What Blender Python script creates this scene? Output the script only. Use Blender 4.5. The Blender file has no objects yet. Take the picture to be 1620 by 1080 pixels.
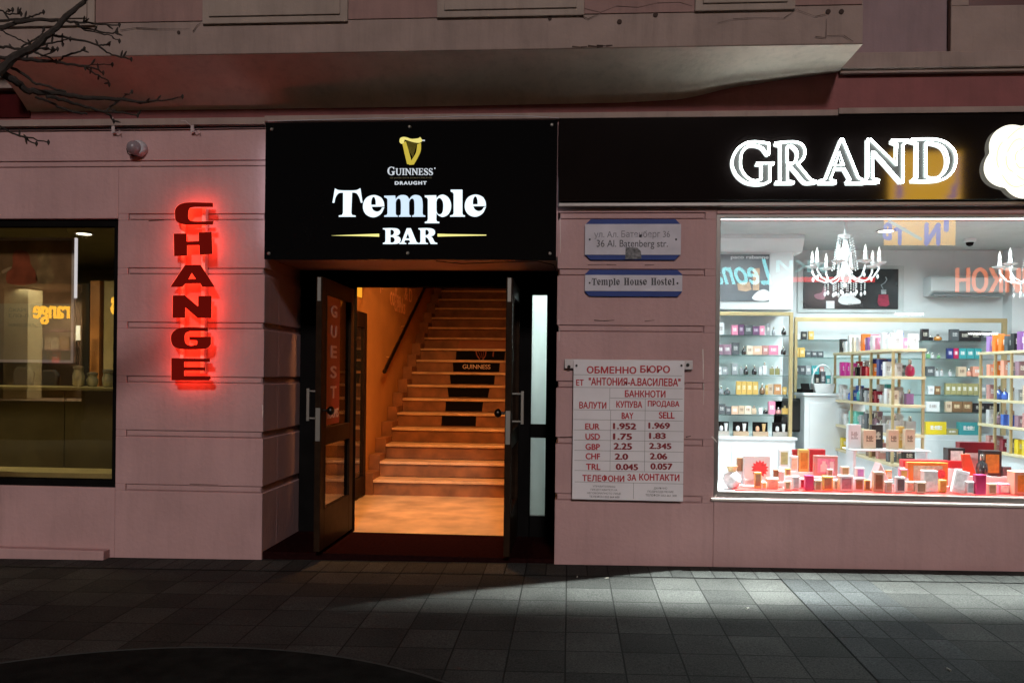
import bpy, bmesh, math, random
from mathutils import Vector, Matrix
random.seed(7)
R = math.radians
S = bpy.context.scene
COL = S.collection

# ------------------------------------------------------------------ camera
FPX, HOR, DIST, EYE = 1300.0, 590.0, 5.95, 1.35
cam_d = bpy.data.cameras.new('camera')
cam_d.sensor_width = 36.0
cam_d.lens = FPX / 1620 * 36
cam_d.shift_y = (HOR - 540) / 1620
cam_d.clip_end = 400
cam = bpy.data.objects.new('camera', cam_d)
COL.objects.link(cam)
CAMROT = Matrix.Rotation(R(4.0), 3, 'Z') @ Matrix.Rotation(R(90), 3, 'X') @ Matrix.Rotation(R(0.65), 3, 'Z')
CAMLOC = Vector((0, -DIST, EYE))
cam.matrix_world = Matrix.Translation(CAMLOC) @ CAMROT.to_4x4()
S.camera = cam

# ------------------------------------------------------------------ night sky and light
w = bpy.data.worlds.new('World'); S.world = w; w.use_nodes = True
wn = w.node_tree
sky = wn.nodes.new('ShaderNodeTexSky'); sky.sky_type = 'NISHITA'; sky.sun_disc = False
sky.sun_elevation = R(1.0); sky.sun_rotation = R(180); sky.dust_density = 3
wn.links.new(sky.outputs[0], wn.nodes['Background'].inputs[0])
wn.nodes['Background'].inputs[1].default_value = 0.0012
sun_d = bpy.data.lights.new('sun', 'SUN'); sun_d.energy = 1.22; sun_d.angle = R(6); sun_d.color = (1, 0.89, 0.86)
sun = bpy.data.objects.new('sun', sun_d); COL.objects.link(sun)
sun.rotation_euler = (R(90 - 26), 0, R(8))
S.view_settings.view_transform = 'Standard'; S.view_settings.look = 'None'
S.view_settings.exposure = 0; S.view_settings.gamma = 1
try:
    S.cycles.use_denoising = True; S.cycles.denoiser = 'OPENIMAGEDENOISE'
except Exception: pass
S.cycles.max_bounces = 8; S.cycles.diffuse_bounces = 4; S.cycles.glossy_bounces = 4
S.cycles.transparent_max_bounces = 16; S.cycles.transmission_bounces = 6
S.cycles.sample_clamp_indirect = 6; S.cycles.caustics_reflective = False; S.cycles.caustics_refractive = False

# ------------------------------------------------------------------ helpers
def pt(u, v, Y=0.0):                     # photo pixel -> point of the plane y = Y
    d = CAMROT @ Vector(((u - 810) / FPX, (HOR - v) / FPX, -1))
    return CAMLOC + d * ((Y - CAMLOC.y) / d.y)
def ptx(u, v, X):                        # photo pixel -> point of the plane x = X
    d = CAMROT @ Vector(((u - 810) / FPX, (HOR - v) / FPX, -1))
    return CAMLOC + d * ((X - CAMLOC.x) / d.x)
def ptz(u, v, Z):
    d = CAMROT @ Vector(((u - 810) / FPX, (HOR - v) / FPX, -1))
    return CAMLOC + d * ((Z - CAMLOC.z) / d.z)
def gz(x, y): return -0.03 + 0.012 * x + 0.02 * y

MATS = {}
def lin(c): return tuple((x / 12.92 if x <= .04045 else ((x + .055) / 1.055) ** 2.4) for x in c)
def mat(name, col, rough=.6, metal=0, emit=0, var=.12, scale=6, bump=0, bscale=60, spec=.5, grime=0, coat=0):
    if name in MATS: return MATS[name]
    m = bpy.data.materials.new(name); m.use_nodes = True; MATS[name] = m
    nt = m.node_tree; b = nt.nodes['Principled BSDF']; L = nt.links.new
    b.inputs['Roughness'].default_value = rough; b.inputs['Metallic'].default_value = metal
    b.inputs['Specular IOR Level'].default_value = spec; b.inputs['Coat Weight'].default_value = coat
    c4 = (*col, 1)
    b.inputs['Base Color'].default_value = c4
    if emit:
        b.inputs['Emission Color'].default_value = c4; b.inputs['Emission Strength'].default_value = emit
        b.inputs['Base Color'].default_value = (col[0] * .3, col[1] * .3, col[2] * .3, 1); b.inputs['Specular IOR Level'].default_value = 0
        return m
    tc = nt.nodes.new('ShaderNodeTexCoord')
    if var:
        n = nt.nodes.new('ShaderNodeTexNoise'); n.inputs['Scale'].default_value = scale; n.inputs['Detail'].default_value = 6
        L(tc.outputs['Object'], n.inputs['Vector'])
        r = nt.nodes.new('ShaderNodeValToRGB')
        r.color_ramp.elements[0].position = .3; r.color_ramp.elements[1].position = .7
        r.color_ramp.elements[0].color = (*[max(0, x * (1 - var)) for x in col], 1)
        r.color_ramp.elements[1].color = (*[min(1, x * (1 + var)) for x in col], 1)
        L(n.outputs['Fac'], r.inputs[0]); out = r.outputs[0]
        if grime:
            mp = nt.nodes.new('ShaderNodeMapping'); mp.inputs['Scale'].default_value = (9, 9, .9)
            L(tc.outputs['Object'], mp.inputs[0])
            g = nt.nodes.new('ShaderNodeTexNoise'); g.inputs['Scale'].default_value = 1.3; g.inputs['Detail'].default_value = 8; g.inputs['Roughness'].default_value = .7
            L(mp.outputs[0], g.inputs['Vector'])
            gr = nt.nodes.new('ShaderNodeValToRGB'); gr.color_ramp.elements[0].position = .48; gr.color_ramp.elements[1].position = .8
            L(g.outputs['Fac'], gr.inputs[0])
            ml = nt.nodes.new('ShaderNodeMath'); ml.operation = 'MULTIPLY'; ml.inputs[1].default_value = grime
            L(gr.outputs[0], ml.inputs[0])
            mx = nt.nodes.new('ShaderNodeMix'); mx.data_type = 'RGBA'
            L(ml.outputs[0], mx.inputs[0]); L(out, mx.inputs[6]); mx.inputs[7].default_value = (*[x * .35 for x in col], 1)
            out = mx.outputs[2]
        L(out, b.inputs['Base Color'])
    if bump:
        n2 = nt.nodes.new('ShaderNodeTexNoise'); n2.inputs['Scale'].default_value = bscale; n2.inputs['Detail'].default_value = 5
        L(tc.outputs['Object'], n2.inputs['Vector'])
        bp = nt.nodes.new('ShaderNodeBump'); bp.inputs['Strength'].default_value = bump; bp.inputs['Distance'].default_value = .01
        L(n2.outputs['Fac'], bp.inputs['Height']); L(bp.outputs[0], b.inputs['Normal'])
    return m
def glass(name, tint=(1, 1, 1), refl=.1, rough=0.0):
    if name in MATS: return MATS[name]
    m = bpy.data.materials.new(name); m.use_nodes = True; MATS[name] = m
    nt = m.node_tree; nt.nodes.remove(nt.nodes['Principled BSDF'])
    t = nt.nodes.new('ShaderNodeBsdfTransparent'); t.inputs[0].default_value = (*tint, 1)
    g = nt.nodes.new('ShaderNodeBsdfGlossy'); g.inputs['Roughness'].default_value = rough
    lw = nt.nodes.new('ShaderNodeLayerWeight'); lw.inputs[0].default_value = .5
    pw = nt.nodes.new('ShaderNodeMath'); pw.operation = 'POWER'; pw.inputs[1].default_value = 5
    nt.links.new(lw.outputs['Facing'], pw.inputs[0])
    ad = nt.nodes.new('ShaderNodeMath'); ad.operation = 'ADD'; ad.inputs[1].default_value = refl * .55; ad.use_clamp = True
    nt.links.new(pw.outputs[0], ad.inputs[0])
    mx = nt.nodes.new('ShaderNodeMixShader')
    nt.links.new(ad.outputs[0], mx.inputs[0]); nt.links.new(t.outputs[0], mx.inputs[1]); nt.links.new(g.outputs[0], mx.inputs[2])
    nt.links.new(mx.outputs[0], nt.nodes['Material Output'].inputs[0])
    return m
def boxmat(col, lab, rough=.35):          # carton with a printed label panel
    key = 'carton_%s_%s' % ('_'.join('%.2f' % c for c in col), '_'.join('%.2f' % c for c in lab))
    if key in MATS: return MATS[key]
    m = bpy.data.materials.new(key); m.use_nodes = True; MATS[key] = m
    nt = m.node_tree; b = nt.nodes['Principled BSDF']; L = nt.links.new
    b.inputs['Roughness'].default_value = rough
    tc = nt.nodes.new('ShaderNodeTexCoord'); sp = nt.nodes.new('ShaderNodeSeparateXYZ'); L(tc.outputs['Generated'], sp.inputs[0])
    def band(sock, c, h):
        a = nt.nodes.new('ShaderNodeMath'); a.operation = 'SUBTRACT'; L(sock, a.inputs[0]); a.inputs[1].default_value = c
        d = nt.nodes.new('ShaderNodeMath'); d.operation = 'ABSOLUTE'; L(a.outputs[0], d.inputs[0])
        e = nt.nodes.new('ShaderNodeMath'); e.operation = 'LESS_THAN'; L(d.outputs[0], e.inputs[0]); e.inputs[1].default_value = h
        return e.outputs[0]
    m1 = nt.nodes.new('ShaderNodeMath'); m1.operation = 'MULTIPLY'
    L(band(sp.outputs[0], .5, .28), m1.inputs[0]); L(band(sp.outputs[2], .55, .16), m1.inputs[1])
    nz = nt.nodes.new('ShaderNodeTexNoise'); nz.inputs['Scale'].default_value = 9; L(tc.outputs['Generated'], nz.inputs['Vector'])
    gt = nt.nodes.new('ShaderNodeMath'); gt.operation = 'GREATER_THAN'; gt.inputs[1].default_value = .44; L(nz.outputs['Fac'], gt.inputs[0])
    m2 = nt.nodes.new('ShaderNodeMath'); m2.operation = 'MULTIPLY'; L(m1.outputs[0], m2.inputs[0]); L(gt.outputs[0], m2.inputs[1])
    mx = nt.nodes.new('ShaderNodeMix'); mx.data_type = 'RGBA'; L(m2.outputs[0], mx.inputs[0])
    mx.inputs[6].default_value = (*col, 1); mx.inputs[7].default_value = (*lab, 1)
    L(mx.outputs[2], b.inputs['Base Color'])
    return m

class MB:
    def __init__(self): self.bm = bmesh.new()
    def box(self, x0, x1, y0, y1, z0, z1):
        vs = [self.bm.verts.new(p) for p in ((x0,y0,z0),(x1,y0,z0),(x1,y1,z0),(x0,y1,z0),(x0,y0,z1),(x1,y0,z1),(x1,y1,z1),(x0,y1,z1))]
        for f in ((3,2,1,0),(4,5,6,7),(0,1,5,4),(1,2,6,5),(2,3,7,6),(3,0,4,7)): self.bm.faces.new([vs[i] for i in f])
        return self
    def poly(self, pts):
        self.bm.faces.new([self.bm.verts.new(p) for p in pts]); return self
    def prism(self, pts, d):                # pts: 3-D outline, d: extrusion vector
        d = Vector(d); a = [self.bm.verts.new(p) for p in pts]; b = [self.bm.verts.new(Vector(p) + d) for p in pts]
        self.bm.faces.new(a); self.bm.faces.new(b[::-1]); n = len(a)
        for i in range(n): self.bm.faces.new((a[i], b[i], b[(i+1) % n], a[(i+1) % n]))
        return self
    def tube(self, path, r, seg=8, closed=False, cap=True):
        path = [Vector(p) for p in path]; n = len(path)
        rr = r if isinstance(r, (list, tuple)) else [r] * n
        rings = []; ref = Vector((0.13, 0.31, 0.94))
        for i, p in enumerate(path):
            a = path[(i-1) % n] if closed or i else p; b = path[(i+1) % n] if closed or i < n-1 else p
            t = b - a
            if t.length < 1e-9: t = Vector((0, 0, 1))
            t.normalize()
            if abs(t.dot(ref)) > .97: ref = Vector((.9, .2, .1))
            e1 = t.cross(ref).normalized(); e2 = t.cross(e1); ref = -e2 if False else ref
            rings.append([self.bm.verts.new(p + (e1*math.cos(k*2*math.pi/seg) + e2*math.sin(k*2*math.pi/seg))*rr[i]) for k in range(seg)])
        for i in range(n if closed else n-1):
            A, B = rings[i], rings[(i+1) % n]
            for k in range(seg): self.bm.faces.new((A[k], A[(k+1) % seg], B[(k+1) % seg], B[k]))
        if cap and not closed:
            self.bm.faces.new(rings[0][::-1]); self.bm.faces.new(rings[-1])
        return self
    def lathe(self, prof, c, seg=16, axis='Z'):
        c = Vector(c); rings = []
        for r, h in prof:
            ring = []
            for k in range(seg):
                a = 2*math.pi*k/seg; x, y = r*math.cos(a), r*math.sin(a)
                ring.append(self.bm.verts.new(c + (Vector((x, y, h)) if axis == 'Z' else Vector((x, -h, y)))))
            rings.append(ring)
        for A, B in zip(rings, rings[1:]):
            for k in range(seg): self.bm.faces.new((A[k], A[(k+1) % seg], B[(k+1) % seg], B[k]))
        self.bm.faces.new(rings[0][::-1]); self.bm.faces.new(rings[-1]); return self
    def build(self, name, m, parent=None, bevel=0, smooth=False, seg=2):
        bmesh.ops.remove_doubles(self.bm, verts=self.bm.verts, dist=1e-6)
        bmesh.ops.recalc_face_normals(self.bm, faces=self.bm.faces)
        me = bpy.data.meshes.new(name); self.bm.to_mesh(me); self.bm.free()
        me.materials.append(m)
        if smooth:
            for p in me.polygons: p.use_smooth = True
            try: me.set_sharp_from_angle(angle=R(40))
            except Exception: pass
        o = bpy.data.objects.new(name, me); COL.objects.link(o)
        if parent: adopt(o, parent)
        if bevel:
            b = o.modifiers.new('bevel', 'BEVEL'); b.width = bevel; b.segments = seg; b.limit_method = 'ANGLE'; b.angle_limit = R(35)
        return o
def adopt(o, parent):
    o.parent = parent; o.matrix_parent_inverse = worldmat(parent).inverted()
def worldmat(o):
    m = o.matrix_basis.copy()
    return (worldmat(o.parent) @ o.matrix_parent_inverse @ m) if o.parent else m
def box(name, m, dims, parent=None, bevel=0): return MB().box(*dims).build(name, m, parent, bevel)
def tag(o, label=None, cat=None, group=None, kind=None):
    if label: o['label'] = label
    if cat: o['category'] = cat
    if group: o['group'] = group
    if kind: o['kind'] = kind
    return o
def thing(name, loc, label, cat, group=None):
    o = bpy.data.objects.new(name, None); COL.objects.link(o); o.location = loc; o.empty_display_size = .1
    return tag(o, label, cat, group)
def struct(o): o['kind'] = 'structure'; return o
def copy_thing(o, off, label):
    def cp(a, parent):
        c = a.copy(); COL.objects.link(c)
        if parent: c.parent = parent; c.matrix_parent_inverse = a.matrix_parent_inverse.copy()
        for ch in list(a.children): cp(ch, c)
        return c
    r = cp(o, None); r.location = Vector(o.location) + Vector(off); r['label'] = label
    return r

def smooth_outline(pts, seg=6):           # pts (x, y) corner or (x, y, 1) smooth
    n = len(pts); out = []
    for i in range(n):
        p0, p1, p2, p3 = pts[i-1], pts[i], pts[(i+1) % n], pts[(i+2) % n]
        a, b = Vector(p1[:2]), Vector(p2[:2]); ch = b - a
        s1, s2 = len(p1) > 2, len(p2) > 2
        if not s1 and not s2: out.append(a); continue
        def tang(prev, nxt): 
            t = Vector(nxt[:2]) - Vector(prev[:2]); 
            return t.normalized() * ch.length if t.length else ch
        t1 = tang(p0, p2) if s1 else ch; t2 = tang(p1, p3) if s2 else ch
        for k in range(seg):
            t = k / seg; h = (2*t**3-3*t**2+1, t**3-2*t**2+t, -2*t**3+3*t**2, t**3-t**2)
            out.append(a*h[0] + t1*h[1] + b*h[2] + t2*h[3])
    return out
def fill(contours, thick):                # filled 2-D outlines -> mesh in XY, z in +-thick/2
    cu = bpy.data.curves.new('outline', 'CURVE'); cu.dimensions = '2D'; cu.fill_mode = 'BOTH'; cu.extrude = thick / 2
    for c in contours:
        sp = cu.splines.new('POLY'); sp.points.add(len(c) - 1); sp.use_cyclic_u = True
        for q, p in zip(sp.points, c): q.co = (p[0], p[1], 0, 1)
    o = bpy.data.objects.new('outline', cu); me = bpy.data.meshes.new_from_object(o)
    bpy.data.objects.remove(o); bpy.data.curves.remove(cu)
    return me
def outline_part(name, contours, conv, Y, thick, m, parent):   # contours in any 2-D frame, conv -> photo pixel
    cs = []
    for c in contours:
        q = []
        for p in smooth_outline(c):
            u, v = conv(p); a = pt(u, v, Y); q.append((a.x, a.z))
        cs.append(q)
    me = fill(cs, thick); me.transform(Matrix.Translation((0, Y, 0)) @ Matrix.Rotation(R(90), 4, 'X'))
    return mesh_part(name, me, m, parent)
def mesh_part(name, me, m, parent):
    me.name = name; me.materials.clear(); me.materials.append(m)
    o = bpy.data.objects.new(name, me); COL.objects.link(o)
    if parent: adopt(o, parent)
    return o
def textmesh(s, bold=0, thick=.0, space=1, shear=0):
    cu = bpy.data.curves.new('lettering', 'FONT'); cu.body = s; cu.size = 1; cu.shear = shear; cu.offset = bold; cu.extrude = thick; cu.space_character = space
    cu.resolution_u = 6
    o = bpy.data.objects.new('lettering', cu); me = bpy.data.meshes.new_from_object(o)
    bpy.data.objects.remove(o); bpy.data.curves.remove(cu)
    return me
def textfit(name, s, O, U, V, m, parent, bold=0.0, thick=.002, space=1, shear=0):   # lettering stretched into the frame O + U, V
    me = textmesh(s, 0, .5, space, shear)
    if bold:
        bm = bmesh.new()
        for k, (dx, dy) in enumerate(((0, 0), (bold, 0), (-bold, 0), (0, bold*.7), (0, -bold*.7))):
            m2 = me.copy(); m2.transform(Matrix.Translation((dx, dy, k*.04))); bm.from_mesh(m2); bpy.data.meshes.remove(m2)
        bm.to_mesh(me); bm.free()
    xs = [v.co.x for v in me.vertices]; ys = [v.co.y for v in me.vertices]
    x0, x1, y0, y1 = min(xs), max(xs), min(ys), max(ys)
    O, U, V = Vector(O), Vector(U), Vector(V); N = U.cross(V).normalized()
    for v in me.vertices:
        a, b, c = (v.co.x-x0)/(x1-x0), (v.co.y-y0)/(y1-y0), v.co.z
        v.co = O + U*a + V*b + N*(c*thick)
    return mesh_part(name, me, m, parent)
def textpx(name, s, rect, Y, m, parent, bold=0, thick=.002, space=1):
    a = pt(rect[0], rect[3], Y); b = pt(rect[2], rect[3], Y); c = pt(rect[0], rect[1], Y)
    return textfit(name, s, a, (b.x-a.x, 0, 0), (0, 0, c.z-a.z), m, parent, bold, thick, space)
def area(name, loc, rot, size, energy, color, spread=None, sy=None):
    d = bpy.data.lights.new(name, 'AREA'); d.energy = energy; d.color = color; d.size = size
    if sy: d.shape = 'RECTANGLE'; d.size_y = sy
    if spread: d.spread = R(spread)
    o = bpy.data.objects.new(name, d); COL.objects.link(o); o.location = loc; o.rotation_euler = rot; return o
def point(name, loc, energy, color, rad=.05):
    d = bpy.data.lights.new(name, 'POINT'); d.energy = energy; d.color = color; d.shadow_soft_size = rad
    o = bpy.data.objects.new(name, d); COL.objects.link(o); o.location = loc; return o

# ------------------------------------------------------------------ materials
PINK = mat('pink_plaster', (.45, .275, .272), .75, var=.09, scale=2.2, bump=.4, bscale=30, grime=.22)
PALE = mat('pale_plaster', (.285, .21, .185), .8, var=.12, scale=4, bump=.25, bscale=35, grime=.4)
SOFFIT = mat('soffit_plaster', (.60, .49, .41), .85, var=.12, scale=3, bump=.35, bscale=18, grime=.4)
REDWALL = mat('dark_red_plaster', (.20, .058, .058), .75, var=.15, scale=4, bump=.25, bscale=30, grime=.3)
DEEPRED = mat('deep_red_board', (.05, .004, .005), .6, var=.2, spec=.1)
MAUVE = mat('mauve_plaster', (.25, .17, .18), .8, var=.12, scale=3, bump=.2, grime=.3)
CRACK = mat('crack', (.05, .03, .025), .95)
BLACKFR = mat('black_frame', (.007, .0065, .0065), .45, var=.2, spec=0)
DOORWOOD = mat('dark_brown_door', (.022, .012, .007), .42, var=.25, scale=14, spec=.03)
STEEL = mat('brushed_steel', (.27, .255, .23), .6, 1, var=.05)
DARKSTEEL = mat('dark_steel', (.06, .055, .05), .3, 1, var=.1)
BLACKGLOSS = mat('black_gloss_board', (.0045, .0045, .005), .03, var=0, spec=.6)
FASCIA = mat('dark_gloss_fascia', (.007, .005, .005), .05, var=.1, spec=1.0)
LETTER_ON = mat('lit_white_letter', (.80, .93, 1.0), emit=1.15)
LETTER_BLUE = mat('lit_bluish_letter', (.64, .80, .96), emit=1.0)
LETTER_YEL = mat('lit_yellow_bar', (.95, .88, .30), emit=1.0)
LETTER_DIM = mat('lit_small_letter', (.72, .78, .85), emit=.75)
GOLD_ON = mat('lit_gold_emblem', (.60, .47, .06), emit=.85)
GOLD_PALE = mat('lit_pale_gold', (.85, .75, .22), emit=.9)  # paler gold of the harp's neck
GOLD_DK = mat('lit_dark_gold', (.33, .26, .04), emit=.5)  # darker gold of the harp strings
NEON = mat('white_neon', (.86, 1.0, .97), emit=20.0)
CLEAR = glass('window_glass', (.97, .985, .98), .1)
CLEARDARK = glass('dark_window_glass', (.85, .85, .8), .13)
SHELFGLASS = glass('shelf_glass', (.80, .88, .87), .12)
WHITEPAINT = mat('white_paint', (.80, .82, .83), .5, var=.03)
WHITEBOX = mat('white_lacquer', (.82, .84, .86), .3, var=.03)
GREYCEIL = mat('grey_ceiling_paint', (.55, .56, .56), .8, var=.05)
GOLDMETAL = mat('brass_frame', (.56, .44, .23), .35, .5, var=.05)
MARBLE = mat('beige_marble', (.62, .40, .22), .3, var=.28, scale=5)
ORANGEWALL = mat('ochre_wall', (.46, .22, .06), .7, var=.1, scale=3, bump=.15)
BLACK = mat('black_vinyl', (.006, .005, .005), .6, var=0, spec=.03)

# ------------------------------------------------------------------ pavement
def paving(name, size, half, base, var):
    m = bpy.data.materials.new(name); m.use_nodes = True; nt = m.node_tree; b = nt.nodes['Principled BSDF']; L = nt.links.new
    tc = nt.nodes.new('ShaderNodeTexCoord')
    br = nt.nodes.new('ShaderNodeTexBrick'); br.offset = 0; br.squash = 1
    br.inputs['Scale'].default_value = 1; br.inputs['Brick Width'].default_value = half; br.inputs['Row Height'].default_value = size
    br.inputs['Mortar Size'].default_value = .0045; br.inputs['Mortar Smooth'].default_value = .25
    br.inputs['Color1'].default_value = (0, 0, 0, 1); br.inputs['Color2'].default_value = (1, 1, 1, 1); br.inputs['Mortar'].default_value = (0, 0, 0, 1)
    L(tc.outputs['Object'], br.inputs['Vector'])
    ramp = nt.nodes.new('ShaderNodeValToRGB'); ramp.color_ramp.elements[0].position = 0; ramp.color_ramp.elements[1].position = 1
    ramp.color_ramp.elements[0].color = (*[c*(1-var) for c in base], 1); ramp.color_ramp.elements[1].color = (*[c*(1+var) for c in base], 1)
    L(br.outputs['Color'], ramp.inputs[0])
    sp = nt.nodes.new('ShaderNodeTexNoise'); sp.inputs['Scale'].default_value = 105; sp.inputs['Detail'].default_value = 5; sp.inputs['Roughness'].default_value = .75; L(tc.outputs['Object'], sp.inputs['Vector'])
    lg = nt.nodes.new('ShaderNodeTexNoise'); lg.inputs['Scale'].default_value = 2.2; lg.inputs['Detail'].default_value = 6; L(tc.outputs['Object'], lg.inputs['Vector'])
    r2 = nt.nodes.new('ShaderNodeMapRange'); r2.inputs[1].default_value = .3; r2.inputs[2].default_value = .7; r2.inputs[3].default_value = .12; r2.inputs[4].default_value = 2.0; L(sp.outputs['Fac'], r2.inputs[0])
    r3 = nt.nodes.new('ShaderNodeMapRange'); r3.inputs[1].default_value = .3; r3.inputs[2].default_value = .7; r3.inputs[3].default_value = .75; r3.inputs[4].default_value = 1.2; L(lg.outputs['Fac'], r3.inputs[0])
    mm = nt.nodes.new('ShaderNodeMath'); mm.operation = 'MULTIPLY'; L(r2.outputs[0], mm.inputs[0]); L(r3.outputs[0], mm.inputs[1])
    vm = nt.nodes.new('ShaderNodeVectorMath'); vm.operation = 'SCALE'; L(ramp.outputs[0], vm.inputs[0]); L(mm.outputs[0], vm.inputs['Scale'])
    mx = nt.nodes.new('ShaderNodeMix'); mx.data_type = 'RGBA'; L(br.outputs['Fac'], mx.inputs[0]); L(vm.outputs[0], mx.inputs[6]); mx.inputs[7].default_value = (.009, .0088, .008, 1)
    L(mx.outputs[2], b.inputs['Base Color'])
    b.inputs['Roughness'].default_value = .85; b.inputs['Specular IOR Level'].default_value = .12
    hs = nt.nodes.new('ShaderNodeMath'); hs.operation = 'MULTIPLY_ADD'; hs.inputs[1].default_value = -3; L(br.outputs['Fac'], hs.inputs[0])
    L(sp.outputs['Fac'], hs.inputs[2])
    bp = nt.nodes.new('ShaderNodeBump'); bp.inputs['Strength'].default_value = .9; bp.inputs['Distance'].default_value = .004
    L(hs.outputs[0], bp.inputs['Height']); L(bp.outputs[0], b.inputs['Normal'])
    return m
PITCH = .288
PAVE = paving('concrete_pavers', PITCH, PITCH, (.029, .0285, .0265), .34)
PAVE_S = paving('small_concrete_pavers', PITCH, PITCH/2, (.034, .034, .032), .32)
PAVE_D = paving('dark_small_pavers', PITCH, PITCH/2, (.024, .025, .0255), .3)
def sheet(name, m, x0, x1, y0, y1, lift=0, org=(0, 0)):
    mb = MB(); mb.poly([(x-org[0], y-org[1], gz(x, y)+lift) for x, y in ((x0, y0), (x1, y0), (x1, y1), (x0, y1))])
    o = mb.build(name, m); o.location = (org[0], org[1], 0); return struct(o)
sheet('pavement', PAVE, -60, 60, -60, .9, 0, (-.005, -.302))
sheet('pavement_border', PAVE_S, -60, 60, -.2985, .85, .004, (-.005, -.302))
sheet('pavement_strip', PAVE_D, 1.4385, 2.011, -12, -.3055, .004, (1.435, -.302))

# ------------------------------------------------------------------ the building
bld = thing('corner_building', (0, 0, 0), 'pink plaster building with shops and a bar entrance below an overhanging bay', 'building')
XL, XR = -2.262, -.095            # door recess
WL0, WL1, WZ0, WZ1 = -7.5, -3.395, .455, 2.475      # left window opening
WR0, WR1, RZ0, RZ1 = 1.035, 5.2, .482, 2.50         # right window opening
TOP = 3.16
mb = MB(); mr = MB()
mb.box(WL0-2, WL1, .0, .3, -.3, WZ0); mb.box(WL0-2, WL1, .0, .3, WZ1, 2.86)
mb.box(WL0-2, WL0, .0, .3, WZ0, WZ1)
mr.box(WR0, WR1+2.5, .0, .3, -.3, RZ0); mr.box(WR0, WR1+2.5, .0, .3, RZ1, TOP); mr.box(WR1, WR1+2.5, 0, .3, RZ0, RZ1)
mb.build('shop_front_wall', PINK, bld, .008); mr.build('shop_front_wall', PINK, bld, .008)
# pilasters built of plaster courses with shallow channels between them
edges = [.437 + .405*i for i in range(7)]           # lower edge of each channel
BH = .05
def pilaster(x0, x1, c0, c1, zb, zt, inner, nm):
    m = MB(); z = zb
    for e in edges:
        if e + BH > zt: break
        m.box(x0, x1, 0, .3, z, e); z = e + BH
    m.box(x0, x1, 0, .3, z, zt)
    # channel beds set back, and the plain strip beside the window
    for e in edges:
        if e + BH > zt: break
        g = .008
        m.box(max(x0, c0), min(x1, c1), .013, .3, e-.001, e+BH+.001)
        if inner < 0:
            m.box(x0, c0, .0008, .3, e-.001, e+BH+.001); m.box(c0+g, c1-.003, .0025, .012, e+g, e+BH-g)
        else:
            m.box(c1, x1, .0008, .3, e-.001, e+BH+.001); m.box(c0+.003, c1-g, .0025, .012, e+g, e+BH-g)
    return m.build(nm, PINK, bld, .005)
pilaster(WL1, XL, -3.315, XL-.014, -.3, 2.86, -1, 'pilaster')
pilaster(XR, WR0, XR+.014, .955, -.3, 2.56, 1, 'pilaster')
mb = MB()
mb.box(WL0-2, XL, 0, .3, 2.91, TOP)
mb.box(WL0-2, XL, .013, .3, 2.859, 2.911); mb.box(WL0-2, XL-.003, .0025, .012, 2.868, 2.902)
mb.box(WR0-1.13, WR0, .0, .3, 2.56, TOP)
mb.box(XL, XR, 0, .8, 2.19, TOP); mb.box(XL, XR, .801, .96, 2.2, TOP)
mb.build('lintel_wall', PINK, bld, .006)
# reveals of the door recess, coursed like the pilasters
for nm, x0, x1, sgn in (('reveal', XL-.2, XL, 1), ('reveal', XR, XR+.2, -1)):
    m = MB(); z = -.3
    for e in edges[:5]:
        m.box(x0, x1, .301, .85, z, e)
        m.box(x0 + (0 if sgn > 0 else .014), x1 - (.014 if sgn > 0 else 0), .301, .85, e, e+BH); z = e+BH
    m.box(x0, x1, .301, .85, z, 2.19); m.build(nm, PINK, bld, .005)
box('plinth', PINK, (-9, -3.43, -.085, -.0015, -.4, gz(-3.9, 0)+.075), bld, .008)
# top ledges
box('ledge', PALE, (-9.5, XL-.0, -.035, -.001, TOP+.004, 3.215), bld, .004)
box('ledge', PALE, (XL, 1.86, -.045, -.001, TOP+.02, 3.222), bld, .004)
box('ledge', PALE, (1.862, 8, -.05, -.001, TOP+.03, 3.232), bld, .004)
# upper wall and bay
mb = MB(); mb.box(-9.5, 8, .0, .3, 3.233, 3.60); mb.box(-9.5, 8, .001, .3, 3.16, 3.2335)
mb.build('upper_wall', REDWALL, bld)
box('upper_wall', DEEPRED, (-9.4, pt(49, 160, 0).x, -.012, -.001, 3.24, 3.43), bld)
box('upper_wall', MAUVE, (1.87, 8, .0, .3, 3.6, 6.2), bld)
mb = MB()
mb.box(1.875, 8, -.07, -.001, 3.50, 3.61); mb.box(1.875, 8, -.045, -.0015, 3.475, 3.4995)
mb.build('string_course', PALE, bld, .006)
mb = MB(); mb.box(-9.5, -4.0, -.07, -.001, 3.44, 3.53); mb.build('string_course', PALE, bld, .006)
a = pt(1499, 50, 0).x
mb = MB(); mb.box(a, 8, -.05, -.001, 3.611, 3.66+.27); mb.box(a, a+.12, -.05, -.0012, 3.93, 5.5); mb.build('window_surround', PALE, bld, .006)
box('upper_window', mat('dark_red_pane', (.07, .012, .012), .3), (a+.121, 8, -.03, -.002, 3.931, 5.5), bld)
BX0, BX1, BY, BZ = pt(-29, 85, -.5).x, 1.866, -.5, 3.50
box('bay_wall', PALE, (BX0, BX1, BY, -.002, BZ, 6.2), bld, .006)
CREAMP = mat('cream_plaster', (.31, .245, .21), .8, var=.12, scale=5, bump=.2, grime=.35); ROSEP = mat('rose_plaster', (.27, .16, .145), .8, var=.12, scale=4, bump=.2, grime=.35)
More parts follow.
